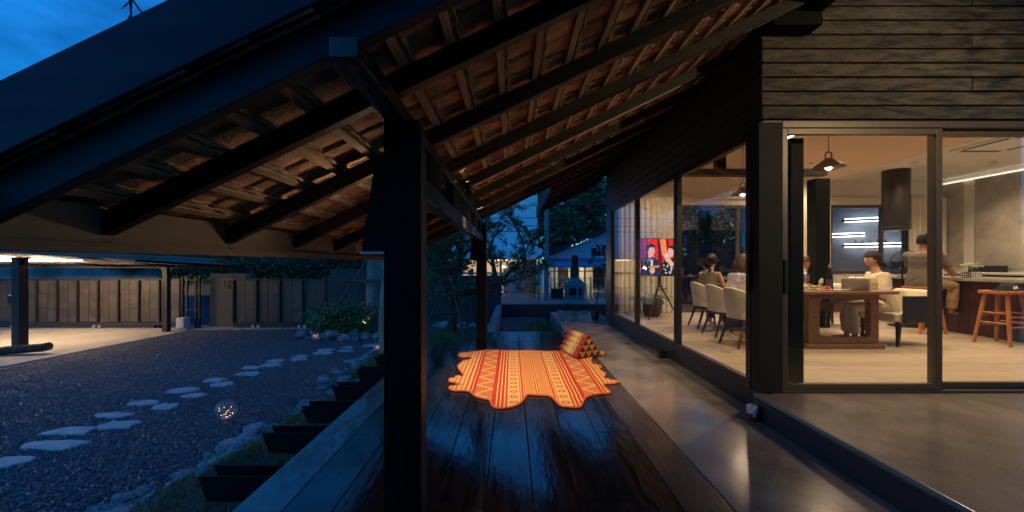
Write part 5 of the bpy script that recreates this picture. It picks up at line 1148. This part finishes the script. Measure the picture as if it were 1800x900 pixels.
# ------------------------------------------------------------------ foliage
def leaves(clumps, per, size, name, mats, parent=None, seed=1, kind=None, shell=.5, long=1.9, droop=.2):
    """many small leaf faces, denser at clump surfaces"""
    rng = np.random.default_rng(seed); V = []; MI = []
    for (c, r) in clumps:
        n = max(4, int(per * (r[0] * r[1] * r[2]) ** (1 / 1.5) if isinstance(r, tuple) else per)); rr = np.array(r if isinstance(r, tuple) else (r, r, r))
        d = rng.normal(0, 1, (n, 3)); d /= np.linalg.norm(d, axis=1)[:, None]; q = shell + (1 - shell) * rng.random(n) ** .6
        p = np.array(c) + d * rr * q[:, None] + rng.normal(0, .04, (n, 3)) * rr
        a = d * .7 + rng.normal(0, .6, (n, 3)); a[:, 2] -= droop; a /= np.linalg.norm(a, axis=1)[:, None]
        b = np.cross(a, rng.normal(0, 1, (n, 3))); b /= np.linalg.norm(b, axis=1)[:, None]
        s = size * (.6 + .8 * rng.random(n))[:, None]
        V.append(np.stack([p, p + a * s * .5 * long + b * s * .45, p + a * s * long, p + a * s * .5 * long - b * s * .45], 1)); MI.append(np.minimum(rng.integers(0, 4, n), len(mats) - 1))
    V = np.concatenate(V); n = len(V); me = bpy.data.meshes.new(name)
    off = np.array(WL.get(parent.name, (0, 0, 0))) if parent else np.zeros(3)
    me.vertices.add(n * 4); me.vertices.foreach_set('co', (V.reshape(-1, 3) - off).ravel()); me.loops.add(n * 4); me.loops.foreach_set('vertex_index', np.arange(n * 4)); me.polygons.add(n)
    me.polygons.foreach_set('loop_start', np.arange(0, n * 4, 4)); me.polygons.foreach_set('loop_total', np.full(n, 4))
    for m in mats: me.materials.append(m)
    me.polygons.foreach_set('material_index', np.concatenate(MI).astype(np.int32)); me.update(calc_edges=True)
    o = bpy.data.objects.new(name, me); COL.objects.link(o)
    if parent: o.parent = parent
    if kind: o['kind'] = kind
    return o
def branchy(mb, p, d, ln, r, depth, rng, tips, spread=.6, up=.15):
    pts = [p]; rs = [r]; q = p; dd = d
    for i in range(3): dd = (dd + Vector((rng.gauss(0, .18), rng.gauss(0, .18), rng.gauss(0, .12) + up * .3))).normalized(); q = q + dd * ln / 3; pts.append(q); rs.append(r * (1 - .15 * (i + 1)))
    mb.tube(pts, rs, 6)
    if depth == 0: tips.append((q, dd)); return
    for k in range(rng.choice((2, 2, 3))):
        nd = (dd + Vector((rng.gauss(0, spread), rng.gauss(0, spread), rng.gauss(0, spread * .5) + up))).normalized(); branchy(mb, q, nd, ln * rng.uniform(.6, .85), r * .55, depth - 1, rng, tips, spread, up)
def bigtree(x, y, h, rx, rz_, label, seed, mats=m_leaf, n=70, leaf=.13, per=260, group=None, base=-.5, trunk_r=.16):
    rng = random.Random(seed); t = thing("tree", label, "tree", (x, y, base), group); mb = MB(); tips = []
    th = h * .32; mb.tube([(x, y, base), (x + rng.gauss(0, .1), y, base + th * .5), (x + rng.gauss(0, .15), y, base + th)], [trunk_r, trunk_r * .8, trunk_r * .65], 9)
    for k in range(5): a = k * 1.257 + rng.random(); branchy(mb, Vector((x, y, base + th)), Vector((math.cos(a) * .8, math.sin(a) * .8, .8)).normalized(), h * .22, trunk_r * .45, 2, rng, tips)
    mb.build("trunk", m_bark, t, smooth=True, fix=False); cl = []
    for i in range(n):
        a = rng.random() * 6.28; u = rng.uniform(-1, 1); s = math.sqrt(1 - u * u) * rng.uniform(.35, 1); r = rng.uniform(.22, .5) * rx * .42
        cl.append(((x + rx * s * math.cos(a), y + rx * s * math.sin(a), base + h * .62 + rz_ * u), (r, r, r * .75)))
    leaves(cl, per, leaf, "crown", mats, t, seed); return t
# shrub on the rocky island
t = thing("shrub", "bushy light green shrub among rocks in front of the dark wall", "shrub", (-4.9, 11.7, -.8)); mb = MB()
for i in range(24): a = R.uniform(0, 6.28); p = Vector((-4.95 + R.gauss(0, .35), 11.7 + R.gauss(0, .2), -.8)); mb.tube([p, p + Vector((R.gauss(0, .12), R.gauss(0, .12), .35)), p + Vector((R.gauss(0, .28), R.gauss(0, .25), .75))], [.012, .009, .004], 5)
mb.build("stem", m_bark, t, fix=False); leaves([((-4.95 + R.gauss(0, .55), 11.7 + R.gauss(0, .22), -.42 + R.uniform(-.2, .42)), (.26, .24, .17)) for _ in range(60)], 1500, .045, "foliage", m_leafy, t, 21, long=2.4)
# staked pale-trunk tree
t = thing("tree", "tall tree with thick pale furrowed trunk behind the shrub", "tree", (-4.38, 12.2, -.85)); mb = MB()
for k in range(4): a = k * 1.5; mb.tube([(-4.38 + .10 * math.cos(a), 12.2 + .10 * math.sin(a), -.85), (-4.36 + .09 * math.cos(a + .3), 12.2 + .09 * math.sin(a + .3), .6), (-4.33 + .08 * math.cos(a + .6), 12.2 + .08 * math.sin(a + .6), 2.2), (-4.28 + .25 * math.cos(a + .6), 12.2 + .25 * math.sin(a + .6), 3.6)], [.17, .14, .12, .07], 10)
tips = []; rng = random.Random(5)
for k in range(5): a = k * 1.26; branchy(mb, Vector((-4.28, 12.2, 3.0)), Vector((math.cos(a), math.sin(a), .7)).normalized(), 1.2, .06, 2, rng, tips)
mb.build("trunk", m_barkpale, t, smooth=True, fix=False); leaves([(tuple(p), (.5, .5, .4)) for p, _ in tips], 260, .09, "crown", m_leaf, t, 31)
lamp("trunk_uplight", 'SPOT', (-4.50, 11.75, -.55), 22, WARM, t, .05, 60, .6, (-4.34, 12.15, .5))
t2 = thing("ground_spotlight", "small warm ground spotlight aimed up the pale tree trunk", "spotlight", (-4.5, 11.72, -.8)); mb = MB(); mb.tube([(-4.54, 11.64, -.75), (-4.505, 11.73, -.60)], [.04, .05], 10); mb.build("housing", m_black, t2, smooth=True)
t = thing("tree_stakes", "wooden pole tripod propping the pale trunk behind the shrub", "tree stakes", (-4.9, 12, -.85)); mb = MB()
for p, q in (((-5.75, 11.6, -.8), (-4.55, 12.15, 1.5)), ((-4.75, 12.7, -.8), (-4.3, 12.25, 1.6)), ((-5.1, 11.9, .80), (-3.6, 12.0, .82)), ((-5.1, 11.9, .86), (-4.1, 12.5, .88))): mb = MB(); mb.tube([p, q], [.045, .038], 8); mb.build("pole", m_pole, t, smooth=True)
t = thing("tree", "slim leaning tree trunk just beside the near veranda post", "tree", (-2.72, 7.9, -.5)); mb = MB(); mb.tube([(-2.62, 7.9, -.55), (-2.66, 7.92, .2), (-2.60, 7.95, 1.2), (-2.7, 8, 2.6), (-2.6, 8, 4)], [.085, .075, .07, .06, .045], 10); tips = []
for k in range(4): a = k * 1.6; branchy(mb, Vector((-2.6, 8, 3.6)), Vector((math.cos(a), math.sin(a), .6)).normalized(), .9, .04, 2, random.Random(k), tips)
mb.build("trunk", m_barkpale, t, smooth=True, fix=False); leaves([(tuple(p), (.4, .4, .3)) for p, _ in tips], 240, .08, "crown", m_leaf, t, 33)
# hedge creeper over the old wall and trees behind
cl = []
for i in range(300):
    x = R.uniform(-17.5, -3.5); cl.append(((x, 16.35 + R.uniform(-.25, .3), R.uniform(.62, 1.5) if -15.2 < x < -8.0 else R.uniform(1.0, 1.75)), (R.uniform(.25, .5), .3, R.uniform(.16, .34))))
tag(leaves([c for c in cl if not (-17 < c[0][0] < -14.6 and c[0][2] < 1.3)], 1300, .085, "wall_creeper", m_leaf, None, 41, long=1.5, kind='stuff'))
cl = [((R.uniform(-22, -2.5), 18.2 + R.uniform(-.5, .5), R.uniform(.7, 2.6)), (R.uniform(.5, .9), .5, R.uniform(.4, .7))) for _ in range(170)]
leaves(cl, 420, .13, "background_foliage", m_leaf, None, 43, long=1.5, kind='stuff')
for i, (x, y, h, lab) in enumerate(((-15.5, 20, 6.5, "broad dark tree behind the carport, beyond the stained wall"), (-11.2, 20.5, 7.0, "dark tree beyond the stained wall, behind the pier"), (-8.0, 20, 6.0, "dark tree beyond the stained wall, behind the shorter gate"), (-20.5, 21, 7, "dark tree beyond the far end of the long gate"))): bigtree(x, y, h, 2.9, 2.0, lab, 50 + i, n=60, leaf=.14, per=110, group="dark trees beyond the stained wall")

# globe lamps
m_globe = glass_mat("globe_glass", (.86, .88, .92)); _n = m_globe.node_tree; _d = node(_n, "ShaderNodeBsdfTranslucent"); _d.inputs[0].default_value = (.6, .6, .62, 1); _m = node(_n, "ShaderNodeMixShader"); _m.inputs[0].default_value = .16
_o = _n.nodes["Material Output"]; _p = _o.inputs[0].links[0].from_socket; _n.links.new(_p, _m.inputs[1]); _n.links.new(_d.outputs[0], _m.inputs[2]); _n.links.new(_m.outputs[0], _o.inputs[0])
def globe(x, y, z, r, label):
    t = thing("globe_lamp", label, "globe lamp", (x, y, z), "fairy-light globe lamps in the yard"); mb = MB(); mb.ball((x, y, z + r), r, 24, 16); mb.build("glass_globe", m_globe, t, smooth=True)
    mb = MB(); mb.lathe([(r * .35, .0), (r * .42, .02), (r * .3, .035)], 14, (x, y, z + .002)); mb.build("base", m_steel, t, smooth=True); mb = MB(); wr_ = MB(); last = None
    for i in range(16): a = R.uniform(0, 6.28); q = Vector((x + r * .8 * math.sqrt(R.random()) * math.cos(a), y + r * .62 * R.random() * math.sin(a), z + r * R.uniform(.28, 1.25))); mb.ball(q, r * .028, 6, 4); wr_.tube([last or Vector((x, y, z + .03)), q], .0012, 3); last = q
    mb.build("fairy_lights", emis("fairy_led", (1, .55, .22), 7), t); wr_.build("wire", m_steel, t)
globe(-4.03, 5.45, -.845, .135, "clear glass globe lamp with tiny lights on the gravel by the rock edging"); globe(-5.62, 11.05, -.84, .12, "clear glass globe lamp with tiny lights in front of the shrub's rocks"); globe(-3.05, 8.75, -.62, .09, "small lit globe lamp beside the farthest deck joist")

# ================================================================== GARDEN TREE AND STREET BEHIND THE DECK
gt = thing("garden_tree", "leaning garden tree with twisted dark limbs propped by wooden stakes", "tree", (-1.55, 9.9, -.45))
K = 9.9 / 680
def gp(px, py, dy=0): return Vector(((px - 900.5) * K, 9.9 + dy, 1.35 - (py - 463) * K))
limbs = [([(793, 586), (797, 560), (794, 530), (790, 505)], [.135, .12, .105, .10], 0),
         ([(790, 508), (775, 480), (760, 462), (748, 440), (735, 425)], [.08, .065, .055, .04, .025], -.2),
         ([(792, 505), (803, 475), (809, 450), (806, 430), (794, 421), (783, 440)], [.085, .075, .065, .055, .04, .02], .1),
         ([(806, 432), (812, 415), (800, 395), (805, 375)], [.04, .03, .022, .014], .2), ([(809, 455), (825, 440), (838, 420), (832, 395)], [.035, .028, .02, .012], .35),
         ([(794, 525), (815, 515), (845, 512), (875, 500), (868, 470), (860, 440), (868, 415), (890, 395)], [.08, .075, .07, .06, .05, .04, .028, .015], .3),
         ([(875, 500), (900, 475), (925, 455), (918, 420), (905, 395), (896, 376)], [.045, .036, .028, .02, .015, .01], .1), ([(868, 470), (850, 450), (842, 420), (850, 390)], [.03, .022, .016, .01], .5),
         ([(880, 498), (905, 492), (930, 485), (948, 478)], [.03, .022, .015, .009], -.1), ([(905, 470), (925, 440), (935, 425)], [.018, .013, .008], 0), ([(775, 482), (765, 500), (755, 515)], [.025, .018, .01], -.2), ([(748, 440), (760, 420), (770, 400)], [.02, .015, .01], 0)]
mb = MB(); tips = []
rng = random.Random(9)
for pts, r, dy in limbs:
    P = [gp(a, b, dy * i / max(1, len(pts) - 1)) for i, (a, b) in enumerate(pts)]; mb.tube(P, r, 8)
    if r[0] < .12:
        tips.append(P[-1])
        for k in range(1, len(P)):
            for _ in range(4):
                d = Vector((rng.gauss(0, .5), rng.gauss(0, .5), rng.gauss(.2, .4))).normalized(); q = P[k] + d * rng.uniform(.2, .42); m_ = (P[k] + q) / 2 + Vector((0, 0, .04)); mb.tube([P[k], m_, q], [max(.008, r[k] * .4), .007, .005], 5); tips.append(q); tips.append(m_ + Vector((rng.gauss(0, .05), rng.gauss(0, .05), .05)))
mb.build("trunk", m_bark, gt, smooth=True, fix=False)
def rosettes(pts, n, ln, wd, name, mats, parent, seed):
    rng = random.Random(seed); mb = MB()
    for p in pts:
        for i in range(n):
            a = rng.uniform(0, 6.28); el = rng.uniform(-.2, 1.2); d = Vector((math.cos(a) * math.cos(el), math.sin(a) * math.cos(el), math.sin(el))); o = p + Vector((rng.gauss(0, .035), rng.gauss(0, .035), rng.gauss(0, .03))); l = ln * rng.uniform(.7, 1.2); s = d.cross(Vector((rng.gauss(0, .3), rng.gauss(0, .3), 1))).normalized() * wd * rng.uniform(.8, 1.2)
            mb.add([o, o + d * l * .45 + s, o + d * l - Vector((0, 0, .02)), o + d * l * .45 - s], [(0, 1, 2, 3)], rng.choice((0, 1, 2)))
    return mb.build(name, mats, parent, fix=False)
rosettes(tips + [p + Vector((rng.gauss(0, .12), rng.gauss(0, .15), rng.gauss(0, .1))) for p in tips], 13, .115, .024, "crown", m_leaf2, gt, 12)
leaves([((-2.1 + R.gauss(0, .3), 10.1 + R.gauss(0, .3), .75 + R.gauss(0, .15)), (.3, .3, .16)) for _ in range(12)] + [((-.9 + R.gauss(0, .35), 10.2, .75 + R.gauss(0, .14)), (.28, .3, .15)) for _ in range(10)], 600, .045, "low_foliage", m_leaf2, gt, 14)
t = thing("tree_stakes", "wooden stakes with cross bars propping the leaning garden tree", "tree stakes", (-1.6, 9.7, -.45)); mb = MB()
for p, q, r_ in ((gp(747, 603, -.9), gp(782, 500, -.05), .022), (gp(823, 594, -.6), gp(794, 492, -.05), .024), (gp(763, 547, -.45), gp(815, 546, -.3), .02), (gp(818, 580, .2), gp(831, 527, .2), .018), (gp(827, 540, .2), gp(848, 539, .2), .016), (gp(778, 505, -.1), gp(800, 503, -.1), .018)): mb = MB(); mb.tube([p, q], r_, 8); mb.build("pole", m_pole, t, smooth=True)

# white building with lit carport
wb = thing("white_building", "plain white building with a lit carport under its overhang across the road", "building", (-2, 25, -.5)); m_wpaint = M("white_wall_paint", (.84, .86, .88), (.78, .80, .83), .6, rough=.85); m_terra = M("warm_soffit", (.60, .52, .44), rough=.8)
k2 = 24 / 680.
MB().box(-16, 1.58, 24.0, 33, 2.28, 9).build("upper_wall", m_wpaint, wb); MB().box(-16, 1.83, 23.6, 24.0, 1.62, 2.28).build("overhang", m_wpaint, wb, bevel=.02)
MB().box(-15.9, 1.7, 23.65, 30, 1.585, 1.615).build("soffit", m_terra, wb); MB().box(-16, .3, 30.0, 30.2, -.5, 1.58).build("rear_wall", m_terra, wb)
MB().box(-16, -.2, 23.7, 23.9, .68, .80).build("rail", m_steel, wb)
MB().box(.65, 1.55, 24.3, 24.5, -.5, 1.58).build("side_wall", M("brown_panel", (.30, .17, .12), rough=.7), wb); MB().box(-.55, .65, 24.6, 24.7, -.5, 1.2).build("shutter", m_wpaint, wb)
for i in range(7): MB().box(-.52 + i * .165, -.52 + i * .165 + .15, 24.56, 24.595, -.48, 1.15).build("shutter_slat", M("shutter_grey", (.42, .42, .46), rough=.6) if i == 0 else bpy.data.materials["shutter_grey"], wb)
for x in (-6.2, -3.6, -1.25, -.75): MB().box(x, x + .12, 23.75, 23.9, -.5, 1.58).build("post", m_frame, wb)
for i in range(3): MB().box(-5.8 + i * 2.3, -4.9 + i * 2.3, 26.0, 26.12, 1.55, 1.58).build("ceiling_lamp", emis("carport_lamp", WARM2, 4) if i == 0 else bpy.data.materials["carport_lamp"], wb)
for x in (-5, -2.5, -.4): lamp('carport_light', 'POINT', (x, 27.5, 1.0), 70, (1, .78, .52), wb, .1)
MB().box(-.62, -.35, 24.45, 24.5, 1.12, 1.2).build("door_lamp", bpy.data.materials["carport_lamp"], wb)
MB().box(1.1, 2.0, 36, 37, 2, 13).build("rear_block", m_wpaint, wb)

# purple roofed house
hh_ = thing("roadside_house", "low house with purple corrugated awning and pale lit walls across the road", "house", (4.5, 22, -.5)); m_pink = M("house_gable_paint", (.50, .45, .52), (.45, .41, .48), 1, rough=.85); m_yel = M("cream_wall_paint", (.66, .60, .40), rough=.85); m_purp = M("purple_sheet", (.30, .22, .42), (.25, .19, .36), 2, rough=.5)
MB().box(1.9, 12, 24.0, 24.2, -.5, 1.62).build("wall", m_yel, hh_); MB().ext([(1.75, 23.9, 1.55), (9.0, 23.9, 1.55), (9.0, 23.9, 4.6)], (0, .2, 0)).build("gable_wall", m_pink, hh_)
MB().ext([(1.5, 23.4, 1.60), (9.2, 23.4, 4.75), (9.2, 23.4, 4.9), (1.5, 23.4, 1.75)], (0, 9, 0)).build("roof", m_barge, hh_)
mb = MB(); n = 56
v = []; x0, x1 = 2.05, 10.0
for (yy, zz) in ((21.6, 1.14), (23.85, 1.66)):
    for i in range(n * 4 + 1): x = x0 + (x1 - x0) * i / (n * 4); v.append((x, yy, zz + .022 * math.sin(i * math.pi / 2)))
N = n * 4 + 1; mb.add(v, [(i, i + 1, N + i + 1, N + i) for i in range(N - 1)]); aw = mb.build("awning", m_purp, hh_, smooth=True, fix=False); so = aw.modifiers.new("thick", 'SOLIDIFY'); so.thickness = .02
for x in (2.35, 4.05, 6.0): MB().box(x, x + .09, 21.7, 21.8, -.5, 1.13).build("post", m_steel, hh_)
MB().box(2.1, 9.9, 21.72, 21.78, .88, .94).build("beam", m_black, hh_)
for a, b, z0, z1 in ((4.9, 5.5, 1.82, 2.3), (5.55, 6.1, 1.82, 2.5)): f = MB().box(a, b, 23.86, 23.9, z0, z1).build("window", m_framedark, hh_); MB().box(a + .06, b - .06, 23.85, 23.859, z0 + .06, z1 - .06).build("pane", m_black, f)
for a, b in ((2.9, 3.5), (5.0, 5.7)): f = MB().box(a, b, 23.93, 23.99, -.2, 1.25).build("window", m_framedark, hh_); MB().box(a + .06, b - .06, 23.92, 23.929, -.14, 1.19).build("pane", m_glass, f)
MB().box(3.4, 4.4, 22.9, 23.0, 1.30, 1.34).build("strip_light", emis("house_lamp", (1, .86, .55), 55), hh_)
fn = thing("roadside_fence", "low iron fence between posts in front of the purple-roofed house", "fence", (4, 20, -.5))
for x in (2.0, 2.75, 3.4, 4.1, 5.2): MB().box(x, x + .06, 20.3, 20.36, -.5, .65).build("post", m_steel, fn)
for z in (.05, .55): MB().box(2.0, 5.26, 20.31, 20.35, z, z + .035).build("rail", m_steel, fn)
MB().box(2.06, 2.7, 20.31, 20.35, -.5, .03).build("panel", m_framedark, fn)
for i in range(8): MB().box(3.5 + i * .2, 3.53 + i * .2, 20.31, 20.345, -.5, .05).build("bar", m_steel, fn)
bq = thing("brick_oven", "grey stepped garden oven with dark chimney in front of the awning", "oven", (3.2, 20.8, -.5)); m_ov = M("oven_plaster", (.36, .37, .37), (.24, .25, .25), 3, rough=.9)
MB().box(2.9, 3.85, 20.6, 21.3, -.5, .18).build("base", m_ov, bq, bevel=.02); MB().ext([(2.72, 20.55, .16), (4.03, 20.55, .16), (3.62, 20.55, .52), (3.14, 20.55, .52)], (0, .8, 0)).build("hood", m_ov, bq, bevel=.015); MB().box(3.16, 3.6, 20.7, 21.1, .52, 1.15).build("chimney", m_darkwall, bq); MB().box(3.22, 3.56, 20.75, 21.05, 1.151, 1.78).build("flue", m_black, bq); MB().box(3.05, 3.7, 20.58, 20.599, -.35, .05).build("opening", m_black, bq)
for x, z, s in ((2.25, .30, .22), (2.6, .12, .16), (4.75, .22, .2), (5.0, -.05, .17), (4.5, -.1, .16)):
    t = thing("potted_plant", "potted plant crowded by the iron fence of the roadside house", "potted plant", (x, 20.9, -.5), "pots along the roadside fence"); mb = MB(); mb.lathe([(s * .5, 0), (s * .7, .25), (s * .75, .3), (s * .6, .3)], 12, (x, 20.9, -.499)); mb.build("pot", m_stone, t, smooth=True); MB().bar((x, 20.9, -.25), (x, 20.9, z), .02).build("stem", m_bark, t); leaves([((x, 20.9, z), (s * 1.6, s * 1.3, s))], 700, .05, "foliage", m_leafy, t, int(x * 100))
t = thing("utility_pole", "concrete utility pole at the roadside carrying cables", "utility pole", (1.73, 19.4, -.5)); MB().bar((1.73, 19.4, -.52), (1.73, 19.4, 7.5), .25, .2, up=(0, 1, 0), w2=.17, h2=.14).build("shaft", m_steel if False else M("pole_concrete", (.20, .21, .22), rough=.9), t)
MB().bar((1.35, 19.45, -.5), (1.35, 19.45, 1.7), .09).build("stay_post", bpy.data.materials["pole_concrete"], t); MB().bar((.9, 19.4, 4.35), (2.6, 19.4, 4.35), .1).build("cross_arm", m_steel, t)
for i, (z, sag) in enumerate(((3.05, .1), (3.35, .12), (3.75, .12), (4.4, .15), (4.9, .1))):
    mb = MB(); mb.tube([(-14 + 30 * k / 16, 19.3 + .05 * i, z - sag * math.sin(math.pi * k / 16) + .03 * (k - 8)) for k in range(17)], .018, 5)
    tag(mb.build("cable", m_black), f"black overhead cable, {['lowest', 'second lowest', 'middle', 'second highest', 'highest'][i]} of those strung on the roadside pole", "cable", "cables on the utility pole")
for i, (x, y, h, rx, lab) in enumerate(((3.2, 30, 10.5, 3.2, "tall dark feathery tree behind the purple-roofed house, next to the white building"), (8.0, 32, 12, 4.2, "tall dark tree behind the purple-roofed house, above its gable"), (5.2, 38, 14, 5, "highest dark tree at the back, behind the purple-roofed house"))): bigtree(x, y, h, rx, 4.0, lab, 70 + i, m_leaf2, n=190, leaf=.17, per=260, group="tall trees behind the roadside house", trunk_r=.22)
t = thing("hedge_bush", "dark bush at the foot of the pole beside the white building", "bush", (1.2, 20.5, -.5)); MB().bar((1.2, 20.5, -.5), (1.2, 20.5, .3), .04).build("stem", m_bark, t); leaves([((1.15 + R.gauss(0, .1), 20.5, -.25 + .17 * i), (.3, .3, .22)) for i in range(6)], 900, .05, "foliage", m_leafy, t, 91)
# planting outside the house's far windows
tag(MB().box(3.7, 9.0, 13.6, 13.8, -.5, 2.0).build("rear_garden_wall", m_darkwall), "dark garden wall outside the far sliding door", "wall")
cl = [((R.uniform(4.4, 9.6), 14.6 + R.uniform(-.6, .6), R.uniform(-.2, 3.9)), (.5, .4, .45)) for _ in range(330)]
tag(leaves(cl, 500, .09, "rear_hedge", m_leaf, None, 95), kind='stuff')
for i, (x, y, h, rx, lab) in enumerate(((4.6, 15.5, 4.2, 1.7, "dark bushy tree outside the far sliding door, toward the television"), (7.0, 16.5, 4.4, 1.8, "dark bushy tree outside the far sliding door, toward the column"))): bigtree(x, y, h, rx, 1.3, lab, 80 + i, n=46, leaf=.10, per=200, group="trees outside the far sliding door", trunk_r=.1)
